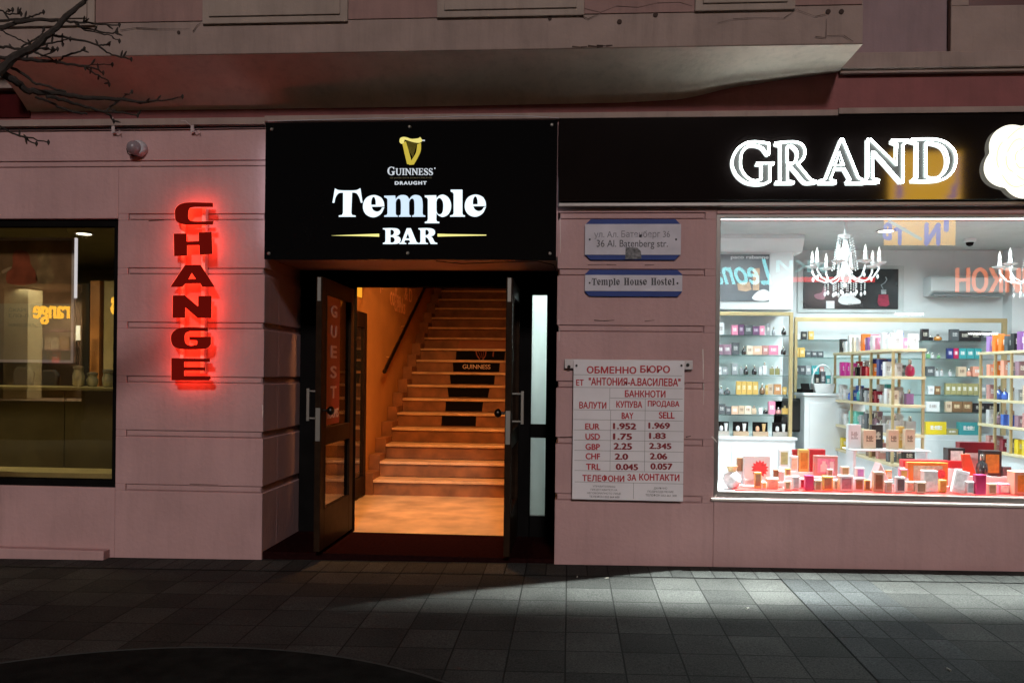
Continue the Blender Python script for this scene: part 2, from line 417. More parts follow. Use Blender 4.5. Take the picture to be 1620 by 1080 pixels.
for u0, u1, v in ((-260, 152, 42), (322, 551, 36), (692, 924, 26), (1099, 1257, 17)):
    p, q = pt(u0, v, BY), pt(u1, v, BY)
    mb = MB(); mb.box(p.x, q.x, BY-.022, BY+.01, q.z, 4.6); mb.build('bay_panel', CREAMP, bld, .004)
    mb = MB(); mb.box(p.x+.05, q.x-.05, BY-.034, BY-.0215, q.z+.045, 4.6); mb.build('bay_panel_field', CREAMP, bld, .004)
for u0, u1, v in ((152, 322, 36), (551, 692, 31), (924, 1099, 22), (1257, 1364, 10)):
    p, q = pt(u0, v, BY), pt(u1, v, BY); MB().box(p.x+.002, q.x-.002, BY-.008, BY+.01, q.z+.01, 4.6).build('bay_panel', ROSEP, bld)
# soffit: flat at its right end, coved down into the wall further left
SAGP = ((1.87, 0), (1.45, .05), (1.09, .105), (.92, .148), (.76, .178), (.36, .196), (-1.4, .21), (-5, .215))
def sag(x):
    for (x1, a1), (x0, a0) in zip(SAGP, SAGP[1:]):
        if x >= x0: return a0 + (a1-a0)*min(1, (x-x0)/(x1-x0))
    return .215
mb = MB(); NX, NY = 90, 14; grid = []
for i in range(NX+1):
    x = BX0 + (BX1-BX0)*i/NX; row = []
    for j in range(NY+1):
        s = j/NY; y = BY*(1-s) - .003*s
        edge = .012*(1-s)**10
        row.append(mb.bm.verts.new((x, y, BZ - .003 - sag(x)*(.25*s + .75*s**2.2) + .0)))
    grid.append(row)
for i in range(NX):
    for j in range(NY): mb.bm.faces.new((grid[i][j], grid[i+1][j], grid[i+1][j+1], grid[i][j+1]))
o = mb.build('bay_soffit', SOFFIT, bld, smooth=True)
# cracks and old fixing holes in the bay
def ribbon(mb, pts, Y, w):
    q = [pt(u, v, Y) for u, v in pts]
    for a, b in zip(q, q[1:]):
        d = (b-a); n = Vector((-d.z, 0, d.x)).normalized()*w*random.uniform(.5, 1.3)
        mb.poly([a-n*.5, b-n*.3, b+n*.3, a+n*.5])
mb = MB()
for c in ([(925,14),(950,20),(975,10),(1010,12),(1040,5),(1075,4),(1095,10)], [(1135,37),(1160,30),(1200,28),(1240,29),(1250,22),(1262,14)],
          [(1262,16),(1290,26),(1310,22)], [(1290,58),(1307,60),(1308,30)], [(1308,57),(1335,56),(1350,66)], [(915,22),(930,30),(948,22)],
          [(190,48),(215,44),(250,46),(300,46)], [(305,50),(312,40),(318,36)]): mb = MB(); ribbon(mb, c, BY-.0095, .0045); mb.build('crack', CRACK, bld)
for u, v, r in ((870,3,3),(870,30,3),(980,35,4),(1037,24,4),(1310,19,4),(1331,19,4),(283,52,3),(211,3,3)):
    p = pt(u, v, BY); MB().lathe([(r*.004, 0), (r*.004, .006)], (p.x, BY, p.z), 10, 'Y').build('fixing_hole', CRACK, bld)
for u, v, w in ((905,86,.01),(930,85,.012),(945,84,.008)): mb = MB(); ribbon(mb, [(u,v-12),(u+14,v-11),(u+24,v-12)], BY-.002, w*1.6); mb.build('crack', CRACK, bld)

CHIP = mat('bare_plaster_chip', (.62, .56, .52), .9, var=.2)
for u0, v0, u1, v1, w_ in ((1112, 552, 1112.5, 600, .008), (1113, 606, 1113, 640, .006), (884, 505, 884.5, 540, .006), (1126, 690, 1134, 699, .01), (1128, 788, 1134, 782, .012), (886, 345, 886.5, 400, .005), (415, 640, 415.5, 660, .006)):
    mb = MB(); ribbon(mb, [(u0, v0), ((u0+u1)/2+.4, (v0+v1)/2), (u1, v1)], -.0015, w_); mb.build('paint_chip', CHIP, bld)
for L in ([(930,419),(960,418.5),(975,419)], [(1020,419.5),(1035,419)], [(940,506.5),(955,507.5),(972,506.5)], [(1020,508),(1035,506.5)], [(1085,691),(1093,689.5)], [(886,691),(905,690.5)], [(1060,604),(1085,607)], [(235,349.5),(260,348)], [(300,765),(345,766.5)]):
    mb = MB(); ribbon(mb, L, -.0015, .006); mb.build('crack', CRACK, bld)
# left window
fr = MB(); t = .045
fr.box(WL0, WL1, .03, .11, WZ0, WZ0+.05); fr.box(WL0, WL1, .03, .11, WZ1-.05, WZ1); fr.box(WL1-t, WL1, .03, .11, WZ0+.05, WZ1-.05)
lw = fr.build('shop_window', BLACKFR, bld, .003)
box('window_pane', CLEARDARK, (WL0, WL1-t, .062, .066, WZ0+.05, WZ1-.05), lw)
# right window
ALU = mat('grey_aluminium', (.20, .18, .17), .35, .6, var=.06)
fr = MB(); t = .033
fr.box(WR0, WR1, .012, .1, RZ0, RZ0+.035); fr.box(WR0, WR1, .012, .1, RZ1-.018, RZ1); fr.box(WR0, WR0+t, .012, .1, RZ0+.035, RZ1-.018)
rw = fr.build('shop_window', ALU, bld, .003)
box('window_pane', CLEAR, (WR0+t, WR1, .05, .054, RZ0+.035, RZ1-.018), rw)
box('window_sill', mat('pale_sill', (.55, .50, .47), .35, var=.06), (WR0-.02, WR1, -.03, .011, RZ0-.022, RZ0-.004), rw, .003)
box('fascia_trim', ALU, (XR, WR1+2, -.05, -.001, 2.545, 2.577), bld, .006)

# entrance: black frame, side lights, doors
DY = .82
HX0, HX1 = -1.80, -.458
fr = MB()
fr.box(XL+.0, XR-.0, DY-.018, DY+.09, 2.06, 2.22)
for x0, x1 in ((XL, -2.10), (-1.90, HX0-.002), (HX1+.002, -.318), (-.186, XR)): fr.box(x0, x1, DY, DY+.09, .0, 2.06)
for x0, x1 in ((-2.10, -1.90), (-.318, -.186)):
    fr.box(x0, x1, DY, DY+.09, .0, .17); fr.box(x0, x1, DY, DY+.09, .82, .93); fr.box(x0, x1, DY, DY+.09, 2.0, 2.06)
ef = fr.build('entrance_frame', BLACKFR, bld, .004)
FROST = mat('frosted_glass', (.78, .86, .82), .5, var=.06, scale=2)
FROST.node_tree.nodes['Principled BSDF'].inputs['Transmission Weight'].default_value = .85
FROST.node_tree.nodes['Principled BSDF'].inputs['IOR'].default_value = 1.05
for x0, x1, m in ((-.318, -.186, FROST), (-2.10, -1.90, CLEARDARK)):
    for z0, z1 in ((.17, .82), (.93, 2.0)): box('side_light', m, (x0, x1, DY+.04, DY+.046, z0, z1), ef)
box('threshold', mat('dark_red_mat', (.015, .0045, .0045), .95, spec=0, var=.3, scale=40, bump=.5, bscale=300), (XL, XR, .02, DY+.02, -.2, .004), bld, .004)
def door(x, t0, t1, side, nm):
    """leaf opened outward: lies in plane x, from the hinge at DY to its free edge at y = t1; side: which face looks to the passage"""
    y0, y1 = t1, DY-.005; z0, z1 = .035, 2.035
    m = MB()
    m.box(x, x+t0, y0, y0+.11, z0, z1); m.box(x, x+t0, y1-.11, y1, z0, z1)
    m.box(x, x+t0, y0+.11, y1-.11, z0, z0+.30); m.box(x, x+t0, y0+.11, y1-.11, .80, .93); m.box(x, x+t0, y0+.11, y1-.11, z1-.12, z1)
    d = m.build(nm, DOORWOOD, bld, .004)
    for a, b in ((z0+.30, .80), (.93, z1-.12)): box('glass', glass('smoked_door_glass', (.5, .5, .48), .14), (x+t0*.4, x+t0*.6, y0+.11, y1-.11, a, b), d)
    for a, b in ((z0+.30, .80), (.93, z1-.12)):
        for yy in (y0+.104, y1-.118): MB().box(x+t0-.004, x+t0+.004, yy, yy+.014, a, b).build('bead', DOORWOOD, d)
    xf = x + t0 if side > 0 else x
    s = side
    kz = 1.07 if False else 1.06
    # lever plate on the edge, flush bolt at the top of the edge
    box('lock_plate', STEEL, (x+.006, x+t0-.006, y0-.003, y0+.001, .84, 1.08), d)
    box('flush_bolt', STEEL, (x+.010, x+t0-.010, y0-.003, y0+.001, 1.86, 2.03), d)
    kn = MB(); kx = x+t0 if True else x
    return d, y0, y1
YE = -.085
dl, y0, y1 = door(HX0-.045, .045, YE, 1, 'door')
dl['label'] = 'left leaf with red lettered strip'
dr, _, _ = door(HX1+.0, .045, YE, 1, 'door')
# knobs face the passage side, pull handles the outer side
def knob(d, x, y, z, s):
    m = MB(); prof = [(.011, 0), (.011, .03), (.024, .036), (.033, .05), (.033, .062), (.024, .076), (.008, .082)]
    mm = MB()
    seg = 18; rings = []
    for r, h in prof:
        rings.append([mm.bm.verts.new((x+s*h, y+r*math.cos(2*math.pi*k/seg), z+r*math.sin(2*math.pi*k/seg))) for k in range(seg)])
    for A, B in zip(rings, rings[1:]):
        for k in range(seg): mm.bm.faces.new((A[k], A[(k+1) % seg], B[(k+1) % seg], B[k]))
    mm.bm.faces.new(rings[0]); mm.bm.faces.new(rings[-1]); mm.build('knob', DARKSTEEL, d, smooth=True)
def pull(d, x, y, z0, z1, s):
    m = MB(); m.tube([(x, y, z0), (x+s*.075, y, z0)], .009); m.tube([(x, y, z1), (x+s*.075, y, z1)], .009)
    m.box(x+s*.075-.011, x+s*.075+.011, y-.011, y+.011, z0-.02, z1+.02); m.build('pull_handle', STEEL, d, .003)
knob(dl, HX0, YE+.06, 1.06, 1); pull(dl, HX0-.045, YE+.075, 1.0, 1.2, -1)
knob(dr, HX1, YE+.06, 1.06, -1); pull(dr, HX1+.045, YE+.075, 1.0, 1.2, 1)
# red strip with lettering on the left leaf's glass
GX = HX0-.045+.045*.6+.003
RED_STRIP = mat('red_film', (.20, .012, .012), .5, var=.1)
sy0, sy1 = YE+.15, YE+.52
box('film_strip', RED_STRIP, (GX, GX+.002, sy0, sy1, .945, 1.915), dl)
CREAMLET = mat('cream_letter', (.50, .34, .30), .5, var=0)
for i, ch in enumerate('GUEST'):
    z = 1.76 - i*.155
    textfit('lettering', ch, (GX+.0045, sy0+.12, z), (0, .16, 0), (0, 0, .095), CREAMLET, dl, .03)
textfit('lettering', 'ROOMS', (GX+.0045, sy0+.05, .99), (0, .29, 0), (0, 0, .07), CREAMLET, dl, .02)

# ------------------------------------------------------------------ stairwell
SX0, SX1, SY, RISE, TREAD, NST = -2.13, -.50, 2.93, .169, .308, 19
VWX = -2.26
struct(box('hall_floor', mat('hall_tiles', (.62, .45, .28), .28, var=.35, scale=3.5), (VWX, SX1, DY+.02, SY+.3, -.2, 0)))
struct(box('stairwell_wall', ORANGEWALL, (VWX-.15, VWX, DY+.09, 10, -.2, 6.2)))
struct(box('stairwell_wall', ORANGEWALL, (SX1, SX1+.1, DY+.12, 10, -.2, 6.2)))
struct(box('stairwell_wall', ORANGEWALL, (VWX-.15, SX1+.1, 10, 10.1, -.2, 6.2)))
struct(box('stairwell_ceiling', mat('dark_ceiling', (.12, .07, .04), .8), (VWX-.15, SX1+.1, DY+.09, 10.1, 6.2, 6.3)))
struct(box('hall_ceiling', mat('hall_ceiling_paint', (.45, .30, .18), .8), (VWX, SX1, DY+.09, 3.0, 2.75, 2.85)))
struct(box('hall_ceiling', MATS['hall_ceiling_paint'], (VWX+.001, SX1-.001, 2.9, 3.0, 2.851, 6.2))); struct(box('added_shade_downstand', MATS['hall_ceiling_paint'], (VWX+.001, SX1-.001, 2.9, 2.999, 2.34, 2.749)))  # unseen downstand added to keep the hall lamp off the upper steps
st = thing('staircase', (-1.3, SY, 0), 'flight of beige marble steps rising behind the open doors', 'staircase')
RISERM = mat('brown_marble_riser', (.22, .088, .028), .5, var=.35, scale=6)
for n in range(NST):
    m = MB(); y = SY + n*TREAD
    m.box(SX0, SX1-.002, y, y+TREAD+.02, n*RISE-(.0 if n else .05)+.001, (n+1)*RISE-.03)
    stp = m.build('step', RISERM, st, .002)
    MB().box(SX0, SX1-.002, y-.024, y+TREAD-.0245, (n+1)*RISE-.0295, (n+1)*RISE).build('tread', MARBLE, stp, .004)
    m = MB(); m.box(VWX+.001, SX0-.001, y-.02, y+TREAD-.021, (n-.2)*RISE-.02, (n+1)*RISE+.07); m.build('stringer_block', RISERM, st, .004)
HARPMAT = mat('dull_red_print', (.32, .07, .035), .5, var=0)
PRINT = mat('dull_white_print', (.75, .55, .42), .5, var=0)
for n, a, b, c, d in ((5, 700, 754, 699, 753.5), (6, 706, 765, 705, 763), (7, 708, 774.5, 710, 772), (8, 711.5, 783, 713, 782), (9, 716, 790.5, 717, 789.5), (10, 721.5, 799, 720.5, 797.5)):
    y = SY+(n-1)*TREAD-.003; zt, zb = n*RISE-.034, (n-1)*RISE+.012
    vt = 600
    xs = [pt(q, 600, y).x for q in (a, b, c, d)]
    MB().prism([(xs[0], y, zt), (xs[1], y, zt), (xs[3], y, zb), (xs[2], y, zb)], (0, .002, 0)).build('riser_sticker', BLACK, st)
y = SY+10*TREAD-.003
MB().prism([(pt(726, 600, y).x, y, 11*RISE-.034), (pt(801, 600, y).x, y, 11*RISE-.034), (pt(799, 600, y).x, y, 10*RISE+.012), (pt(724, 600, y).x, y, 10*RISE+.012)], (0, .002, 0)).build('riser_sticker', mat('brown_print', (.30, .10, .04), .5), st)
y9 = SY+8*TREAD-.007
xa, xb = pt(732, 570, y9).x, pt(776, 570, y9).x
textfit('lettering', 'GUINNESS', (xa, y9, 8*RISE+.05), (xb-xa, 0, 0), (0, 0, .062), PRINT, st, .01, .001)
y10 = SY+9*TREAD-.007; hx = lambda u: pt(u, 550, y10).x
mb = MB(); z9 = 9*RISE
for L in (((753, .135), (754.5, .08), (759, .02)), ((769, .135), (768, .07), (764, .02)), ((752, .135), (760, .142), (770, .135)), ((757, .13), (761, .04)), ((761, .13), (762.5, .04)), ((765, .13), (764, .04)), ((781, .135), (780, .06))):
    mb.tube([(hx(u), y10, z9+z) for u, z in L], .009 if L[0][0] in (753, 769, 752, 781) else .003, 6)
mb.build('harp_print', HARPMAT, st)
# handrail
rp = [ptx(u, v, VWX+.085) for u, v in ((608, 588), (616, 571), (640, 522), (673, 453))]
d = (rp[3]-rp[1]).normalized(); rp.append(rp[3]+d*2.5)
hr = thing('handrail', rp[0], 'dark metal handrail climbing the ochre stair wall', 'handrail')
MB().tube(rp, .024, 10).build('rail', DARKSTEEL, hr, smooth=True)
for u, v in ((621, 556), (645, 508)):
    p = ptx(u, v, VWX+.085); MB().tube([p+Vector((0, 0, -.06)), p+Vector((-.04, 0, -.07)), Vector((VWX+.002, p.y, p.z-.07))], .010, 8).build('bracket', mat('brass_bracket', (.8, .5, .2), .3, .8), hr)
# painted words on the stair wall
WALLLET = mat('orange_wall_lettering', (.85, .42, .18), .6, var=0)
wl = thing('wall_lettering', (VWX+.004, 4.0, 2.2), 'slanting painted words high on the ochre stair wall', 'lettering')
def walltext(s, u0, v0, u1, v1):
    a = ptx(u0, v1, VWX+.004); b = ptx(u1, v1, VWX+.004); c = ptx(u0, v0, VWX+.004)
    textfit('lettering', s, a, (0, b.y-a.y, 0), (0, 0, c.z-a.z), WALLLET, wl, .012, .002)
walltext('coffee', 617, 450, 634, 482); walltext('drinks', 624, 466, 641, 492); walltext('& D', 640, 452, 652, 474); walltext('f', 601, 446, 604, 463); walltext('r', 605, 446, 608, 458)
# lit orange poster and dark glazed inner door on the hall's left wall
pp = [ptx(u, v, VWX+.012) for u, v in ((556, 430), (572, 430), (571.5, 472), (556, 465))]
pz0, pz1 = pp[3].z, 2.6
tag(box('lit_poster', mat('lit_orange_poster', (1.0, .42, .03), emit=.9), (VWX+.002, VWX+.02, pp[0].y-.25, pp[1].y, pz0, 2.55), None), 'bright orange lit poster high on the hall wall behind the left door leaf', 'poster')
idy1 = ptx(580, 600, VWX+.05).y
idr = thing('inner_door', (VWX+.03, idy1-.5, 0), 'dark framed glass door folded against the hall wall beside the stairs', 'door')
m = MB(); X0, X1 = VWX+.004, VWX+.05; ya, yb = idy1-.95, idy1
m.box(X0, X1, ya, ya+.1, .02, 1.98); m.box(X0, X1, yb-.1, yb, .02, 1.98); m.box(X0, X1, ya+.1, yb-.1, .02, .22); m.box(X0, X1, ya+.1, yb-.1, 1.82, 1.98)
m.build('frame', DOORWOOD, idr, .004)
box('glass', mat('mirror_glass', (.02, .02, .02), .03, var=0, spec=1), (X0+.01, X0+.025, ya+.1, yb-.1, .22, 1.82), idr)
# light of the hall and stairs
OR = (1.0, .46, .15)
def bulkhead(x, y, z, label):
    t = thing('ceiling_lamp', (x, y, z), label, 'lamp'); m = MB()
    m.lathe([(.14, 0), (.14, -.02), (.12, -.03)], (x, y, z), 20); m.build('base', DARKSTEEL, t, smooth=True)
    m = MB(); m.lathe([(.115, -.031), (.10, -.06), (.05, -.08), (.01, -.083)], (x, y, z), 20); m.build('shade', mat('amber_glass_lit', OR, emit=4), t, smooth=True)
bulkhead(-1.35, 1.3, 2.749, 'round amber lamp on the hall ceiling just inside the doors')
bulkhead(-1.35, 5.0, 6.199, 'round amber lamp on the high ceiling over the stairs')
area('hall_light', (-1.35, 1.3, 2.64), (R(14), 0, 0), .3, 68, OR, 160)
area('stair_light', (-1.5, 3.6, 3.6), (R(0), 0, 0), .4, 18, OR, 170)
# bright space behind the right side light
struct(box('side_room_wall', WHITEPAINT, (-.38, .0, 1.72, 1.75, 0, 2.75))); struct(box('side_room_wall', WHITEPAINT, (-.398, -.38, DY+.12, 1.75, 0, 2.75)))
struct(box('side_room_wall', WHITEPAINT, (.0, .02, DY+.12, 1.75, 0, 2.75)));struct(box('side_room_floor', mat('grey_floor', (.35, .34, .3), .5), (-.38, .0, DY+.1, 1.72, -.05, 0)))
struct(box('side_room_ceiling', WHITEPAINT, (-.38, .0, DY+.1, 1.72, 2.7, 2.75)))
area('side_room_light', (-.19, 1.25, 2.6), (0, 0, 0), .25, 26, (.86, 1, .95))

# ------------------------------------------------------------------ bar sign
SYF = -.13
a, b = pt(421, 194, SYF), pt(880.5, 411, SYF)
sx0, sx1, sz0, sz1 = (pt(419, 300, SYF).x, pt(881, 300, SYF).x, b.z, a.z)
bs = thing('bar_sign', (0.5*(sx0+sx1), SYF, sz0), 'large black sign board with white lit lettering and a gold harp over the entrance', 'sign')
box('board', BLACKGLOSS, (sx0, sx1, SYF, SYF+.03, sz0, sz1), bs, .003)
box('casing', mat('sign_casing', (.05, .05, .055), .5), (sx0+.03, sx1-.03, SYF+.031, -.001, sz0+.02, sz1-.02), bs)
LED = mat('cool_white_led', (.80, .86, 1.0), emit=3.2)
box('light_strip', LED, (sx0+.012, sx0+.029, SYF+.05, -.03, sz0+.12, sz1-.12), bs)
LED2 = mat('weak_white_led', (.80, .86, 1.0), emit=.4)
box('light_strip', LED2, (sx1-.029, sx1-.012, SYF+.05, -.03, sz0+.2, sz0+.6), bs)
for u, v in ((430, 205), (648, 201), (873, 198), (425.5, 401), (645, 400.5), (870, 401)):
    p = pt(u, v, SYF); MB().lathe([(.012, 0), (.012, .006), (.007, .011)], (p.x, SYF, p.z), 14, 'Y').build('bolt', STEEL, bs, smooth=True)
c1 = lambda p: (520 + p[0]/6.2308, 290 + p[1]/6.2308)
E_OUT = [(547,213),(540,178,1),(512,138,1),(440,117,1),(366,150,1),(338,230,1),(366,305,1),(440,335,1),(512,303,1),(548,237),(528,240),(508,268,1),(480,280,1),(442,266,1),(421,231),(547,229)]
E_IN = [(442,134,1),(462,165,1),(465,213),(418,213),(421,165,1)]
T_ = [(62,52),(100,68,1),(190,72,1),(275,68,1),(312,50),(333,190),(318,192),(300,138,1),(272,98,1),(230,90),(222,290),(230,312),(265,319),(265,330),(100,330),(100,319),(133,312),(142,290),(143,92),(98,98,1),(68,138,1),(55,192),(38,192)]
M_ = [(548,124),(655,122),(660,158),(690,126,1),(735,116,1),(775,128,1),(793,158),(825,124,1),(865,116,1),(910,135,1),(925,190,1),(925,295),(931,312),(952,319),(952,330),(823,330),(823,319),(841,312),(845,295),(845,200,1),(838,160,1),(820,150,1),(800,165,1),(792,188),(792,295),(796,312),(810,319),(810,330),(692,330),(692,319),(708,312),(712,295),(712,200,1),(705,160,1),(688,150,1),(668,165,1),(660,190),(660,295),(665,312),(680,319),(680,330),(548,330),(548,319),(573,312),(580,295),(580,162),(570,146),(548,138)]
P_ = [(948,121),(1060,119),(1062,150),(1090,122,1),(1135,114,1),(1185,148,1),(1207,220,1),(1185,297,1),(1130,331,1),(1085,319,1),(1062,292),(1060,358),(1067,376),(1090,381),(1090,393),(948,393),(948,381),(971,375),(978,355),(978,160),(968,143),(948,136)]
P_IN = [(1062,182),(1072,155,1),(1095,145,1),(1122,175,1),(1130,225,1),(1120,290,1),(1092,308,1),(1068,290,1),(1062,265)]
L_ = [(1203,64),(1318,64),(1318,295),(1323,311),(1343,318),(1343,329),(1197,329),(1197,318),(1225,311),(1232,295),(1232,106),(1222,90),(1203,81)]
off = lambda c, dx, dy: [(p[0]+dx, p[1]+dy, *p[2:]) for p in c]
YL = SYF-.004
for cs, m in (([T_], LETTER_ON), ([E_OUT, E_IN], LETTER_ON), ([M_], LETTER_BLUE), ([P_, P_IN], LETTER_ON), ([L_], LETTER_ON), ([off(E_OUT, 1003, -5), off(E_IN, 1003, -5)], LETTER_ON)):
    outline_part('letter', cs, c1, YL, .006, m, bs)
B_ = [(535,443),(635,442,1),(686,452,1),(702,482,1),(688,508,1),(660,518),(696,528,1),(709,558,1),(690,590,1),(630,598,1),(535,598),(535,588),(554,582),(560,568),(560,472),(555,458),(535,453)]
B1 = [(608,458),(630,460,1),(645,482,1),(632,508,1),(608,512)]; B2 = [(608,528),(635,532,1),(652,556,1),(638,582,1),(608,584)]
A_ = [(770,443),(810,443),(866,578),(888,589),(888,598),(785,598),(785,590),(803,582),(795,560),(752,560),(744,582),(765,590),(765,598),(697,598),(697,590),(717,580)]
A1 = [(780,492),(797,543),(761,543)]
R_ = [(885,443),(985,442,1),(1036,455,1),(1048,485,1),(1034,512,1),(1002,523),(1020,532,1),(1046,578,1),(1070,588),(1070,598),(1005,598),(978,545,1),(956,529),(953,529),(953,570),(958,585),(978,590),(978,598),(890,598),(890,590),(901,584),(905,570),(905,472),(900,458),(885,453)]
R1 = [(953,458),(972,460,1),(988,485,1),(975,508,1),(953,512)]
for cs in ([B_, B1, B2], [A_, A1], [R_, R1]): outline_part('letter', cs, c1, YL, .006, LETTER_ON, bs)
outline_part('divider_bar', [[(28,515),(395,501),(497,498),(497,526),(395,522)]], c1, YL, .005, LETTER_YEL, bs)
outline_part('divider_bar', [[(1073,498),(1175,501),(1553,507),(1553,515),(1175,522),(1073,525)]], c1, YL, .005, LETTER_YEL, bs)
c2 = lambda p: (600 + p[0]/11.37, 205 + p[1]/11.37)
outline_part('harp_emblem', [[(415,250),(478,215),(520,350),(578,560),(560,632),(500,620),(455,430)]], c2, YL, .004, GOLD_ON, bs)
outline_part('harp_emblem', [[(365,200,1),(380,155,1),(440,135,1),(500,145,1),(580,170,1),(660,165,1),(715,155,1),(735,135),(775,190),(765,215,1),(720,240,1),(620,230,1),(540,207,1),(490,190,1),(455,182),(442,240),(402,257,1),(370,235,1)]], c2, YL-.003, .004, GOLD_PALE, bs)
outline_part('harp_emblem', [[(685,265),(750,245),(745,380,1),(690,510,1),(620,630),(540,636),(590,540,1),(660,420,1)]], c2, YL-.002, .004, GOLD_ON, bs)
outline_part('harp_emblem', [[(770,185),(820,188),(820,208),(770,206)]], c2, YL-.003, .003, LETTER_DIM, bs)
mb = MB()
for k in range(11):
    f = k/10; x0, y0 = 490+f*185, 200+f*50 if f < .4 else 222+f*12; x1, y1 = 505+f*95, 330+f*165
    q = [pt(*c2(p), YL) for p in ((x0, y0), (x1, y1))]; mb.tube(q, .0011, 4)
mb.build('harp_string', GOLD_DK, bs)
# small serif capitals
GU = {'U': (90, [[(0,100),(36,100),(36,95),(28,92),(27,30),(32,13,1),(48,7,1),(62,14,1),(68,32),(68,92),(58,95),(58,100),(90,100),(90,95),(80,92),(78,30),(68,6,1),(46,-3,1),(20,5,1),(10,30),(9,92),(0,95)]]),
 'I': (38, [[(0,100),(38,100),(38,95),(28,92),(28,8),(38,5),(38,0),(0,0),(0,5),(10,8),(10,92),(0,95)]]),
 'E': (74, [[(0,100),(68,100),(68,78),(62,78),(55,94),(28,94),(28,55),(45,55),(50,65),(55,65),(55,38),(50,38),(45,48),(28,48),(28,6),(58,6),(68,25),(74,25),(70,0),(0,0),(0,5),(10,8),(10,92),(0,95)]]),
 'S': (64, [[(56,98),(56,72),(50,72),(40,90,1),(28,94,1),(18,86,1),(18,76,1),(32,64,1),(54,48,1),(64,28,1),(56,6,1),(32,-3,1),(6,4),(4,30),(10,30),(20,10,1),(34,4,1),(46,12,1),(46,24,1),(34,36,1),(10,52,1),(2,72,1),(10,92,1),(28,102,1),(48,97)]]),
 'N': (92, [[(0,100),(28,100),(70,35),(70,92),(60,95),(60,100),(92,100),(92,95),(82,92),(82,0),(72,0),(22,76),(22,8),(32,5),(32,0),(0,0),(0,5),(10,8),(10,92),(0,95)]]),
 'G': (92, [[(80,97),(80,70),(74,70),(60,90,1),(45,94,1),(26,80,1),(20,48,1),(28,14,1),(46,5,1),(58,8),(58,38),(48,41),(48,46),(92,46),(92,41),(82,38),(82,6),(46,-3,1),(12,14,1),(0,48,1),(12,86,1),(44,102,1),(68,97)]])}
def serif_line(word, rect, Y, m, parent, bigfirst=1.0):
    tot = 0; lay = []
    for i, ch in enumerate(word):
        wd, cs = GU[ch]; s = bigfirst if i == 0 else 1
        lay.append((tot, s, cs)); tot += wd*s + 5
    sx = (rect[2]-rect[0])/tot; sy = (rect[3]-rect[1])/100
    for x0, s, cs in lay:
        outline_part('letter', cs, lambda p: (rect[0]+(x0+p[0]*s)*sx, rect[3]-p[1]*s*sy), Y, .003, m, parent)
serif_line('GUINNESS', (613, 266.5, 685.5, 277), YL, LETTER_DIM, bs, 1.22)
textpx('lettering', 'DRAUGHT', (624.5, 287, 675, 292.5), YL, LETTER_DIM, bs, .05, .003, 1.25)
textpx('lettering', 'OF JAMES GATE DUBLIN IRELAND', (617, 280.8, 683, 283), YL, mat('dim_gold_print', (.2, .17, .1), emit=.35), bs, .0, .003)
p = pt(688, 266.5, YL); MB().lathe([(.005, 0), (.005, .004)], (p.x, YL, p.z), 10, 'Y').build('lettering', LETTER_DIM, bs)

# ------------------------------------------------------------------ change sign
cg = thing('change_sign', (-2.79, -.09, 1.3), 'vertical sign of red blocky letters with red glow on the pink pilaster', 'sign')
CHF = mat('dark_red_letter_face', (.105, .0035, .002), emit=.9)
REDLED = mat('red_led', (1.0, .045, .02), emit=9.5)
REDSIDE = mat('red_acrylic_rim', (1.0, .085, .04), emit=2.2)
ca = lambda p: (265 + p[0]/7.2, 310 + p[1]/7.2); cb = lambda p: (265 + p[0]/6.75, 450 + p[1]/6.75)
CH = [(ca, [[(515,80),(250,76,1),(150,96,1),(95,150,1),(89,220,1),(105,290,1),(200,327,1),(300,328),(515,326),(520,288),(300,290,1),(242,265,1),(234,195,1),(250,140,1),(300,125),(515,125)]]),
 (ca, [[(75,430),(215,428),(215,520),(360,515),(360,415),(500,412),(508,660),(370,670),(365,560),(220,562),(220,680),(80,685)]]),
 (ca, [[(205,785),(375,785),(535,1035),(400,1035),(375,995),(200,998),(165,1035),(38,1035)], [(275,872),(325,945),(235,948)]]),
 (cb, [[(60,118),(185,115),(330,240),(332,122),(468,122),(465,355),(325,360),(188,240),(185,355),(58,355)]]),
 (cb, [[(430,460),(200,455,1),(110,470,1),(48,530,1),(42,600,1),(70,660,1),(150,688,1),(300,692,1),(420,680,1),(460,640),(462,558),(235,555),(235,592),(320,598),(320,640),(250,652,1),(195,630,1),(180,580,1),(190,520,1),(240,497),(430,497)]]),
 (cb, [[(45,785),(450,790),(450,825),(175,825),(175,880),(400,882),(400,918),(175,918),(175,975),(455,978),(460,1000),(440,1022),(45,1022)]])]
def shrink(c, k):
    cx = sum(p[0] for p in c)/len(c); cy = sum(p[1] for p in c)/len(c)
    return [(cx+(p[0]-cx)*k, cy+(p[1]-cy)*k, *p[2:]) for p in c]
for conv, cs in CH:
    o = outline_part('letter', cs, conv, -.145, .012, CHF, cg)
    outline_part('letter_rim', cs, conv, -.129, .018, REDSIDE, o)
    outline_part('letter_glow', cs, conv, -.075, .012, REDLED, o)
ra, rb = pt(290, 350, -.03).x, pt(328, 350, -.03).x
z0, z1 = pt(305, 590, -.03).z, pt(305, 330, -.03).z
m = MB(); m.box(ra, ra+.028, -.06, -.012, z0, z1); m.box(rb-.028, rb, -.06, -.012, z0, z1); m.build('rail', mat('pale_metal_rail', (.6, .5, .48), .4, .3), cg)
m = MB(); m.box(ra+.029, rb-.029, -.04, -.03, z0, z1)
m.build('back_plate', mat('reddish_back_plate', (.75, .18, .14), .5, var=.1), cg)

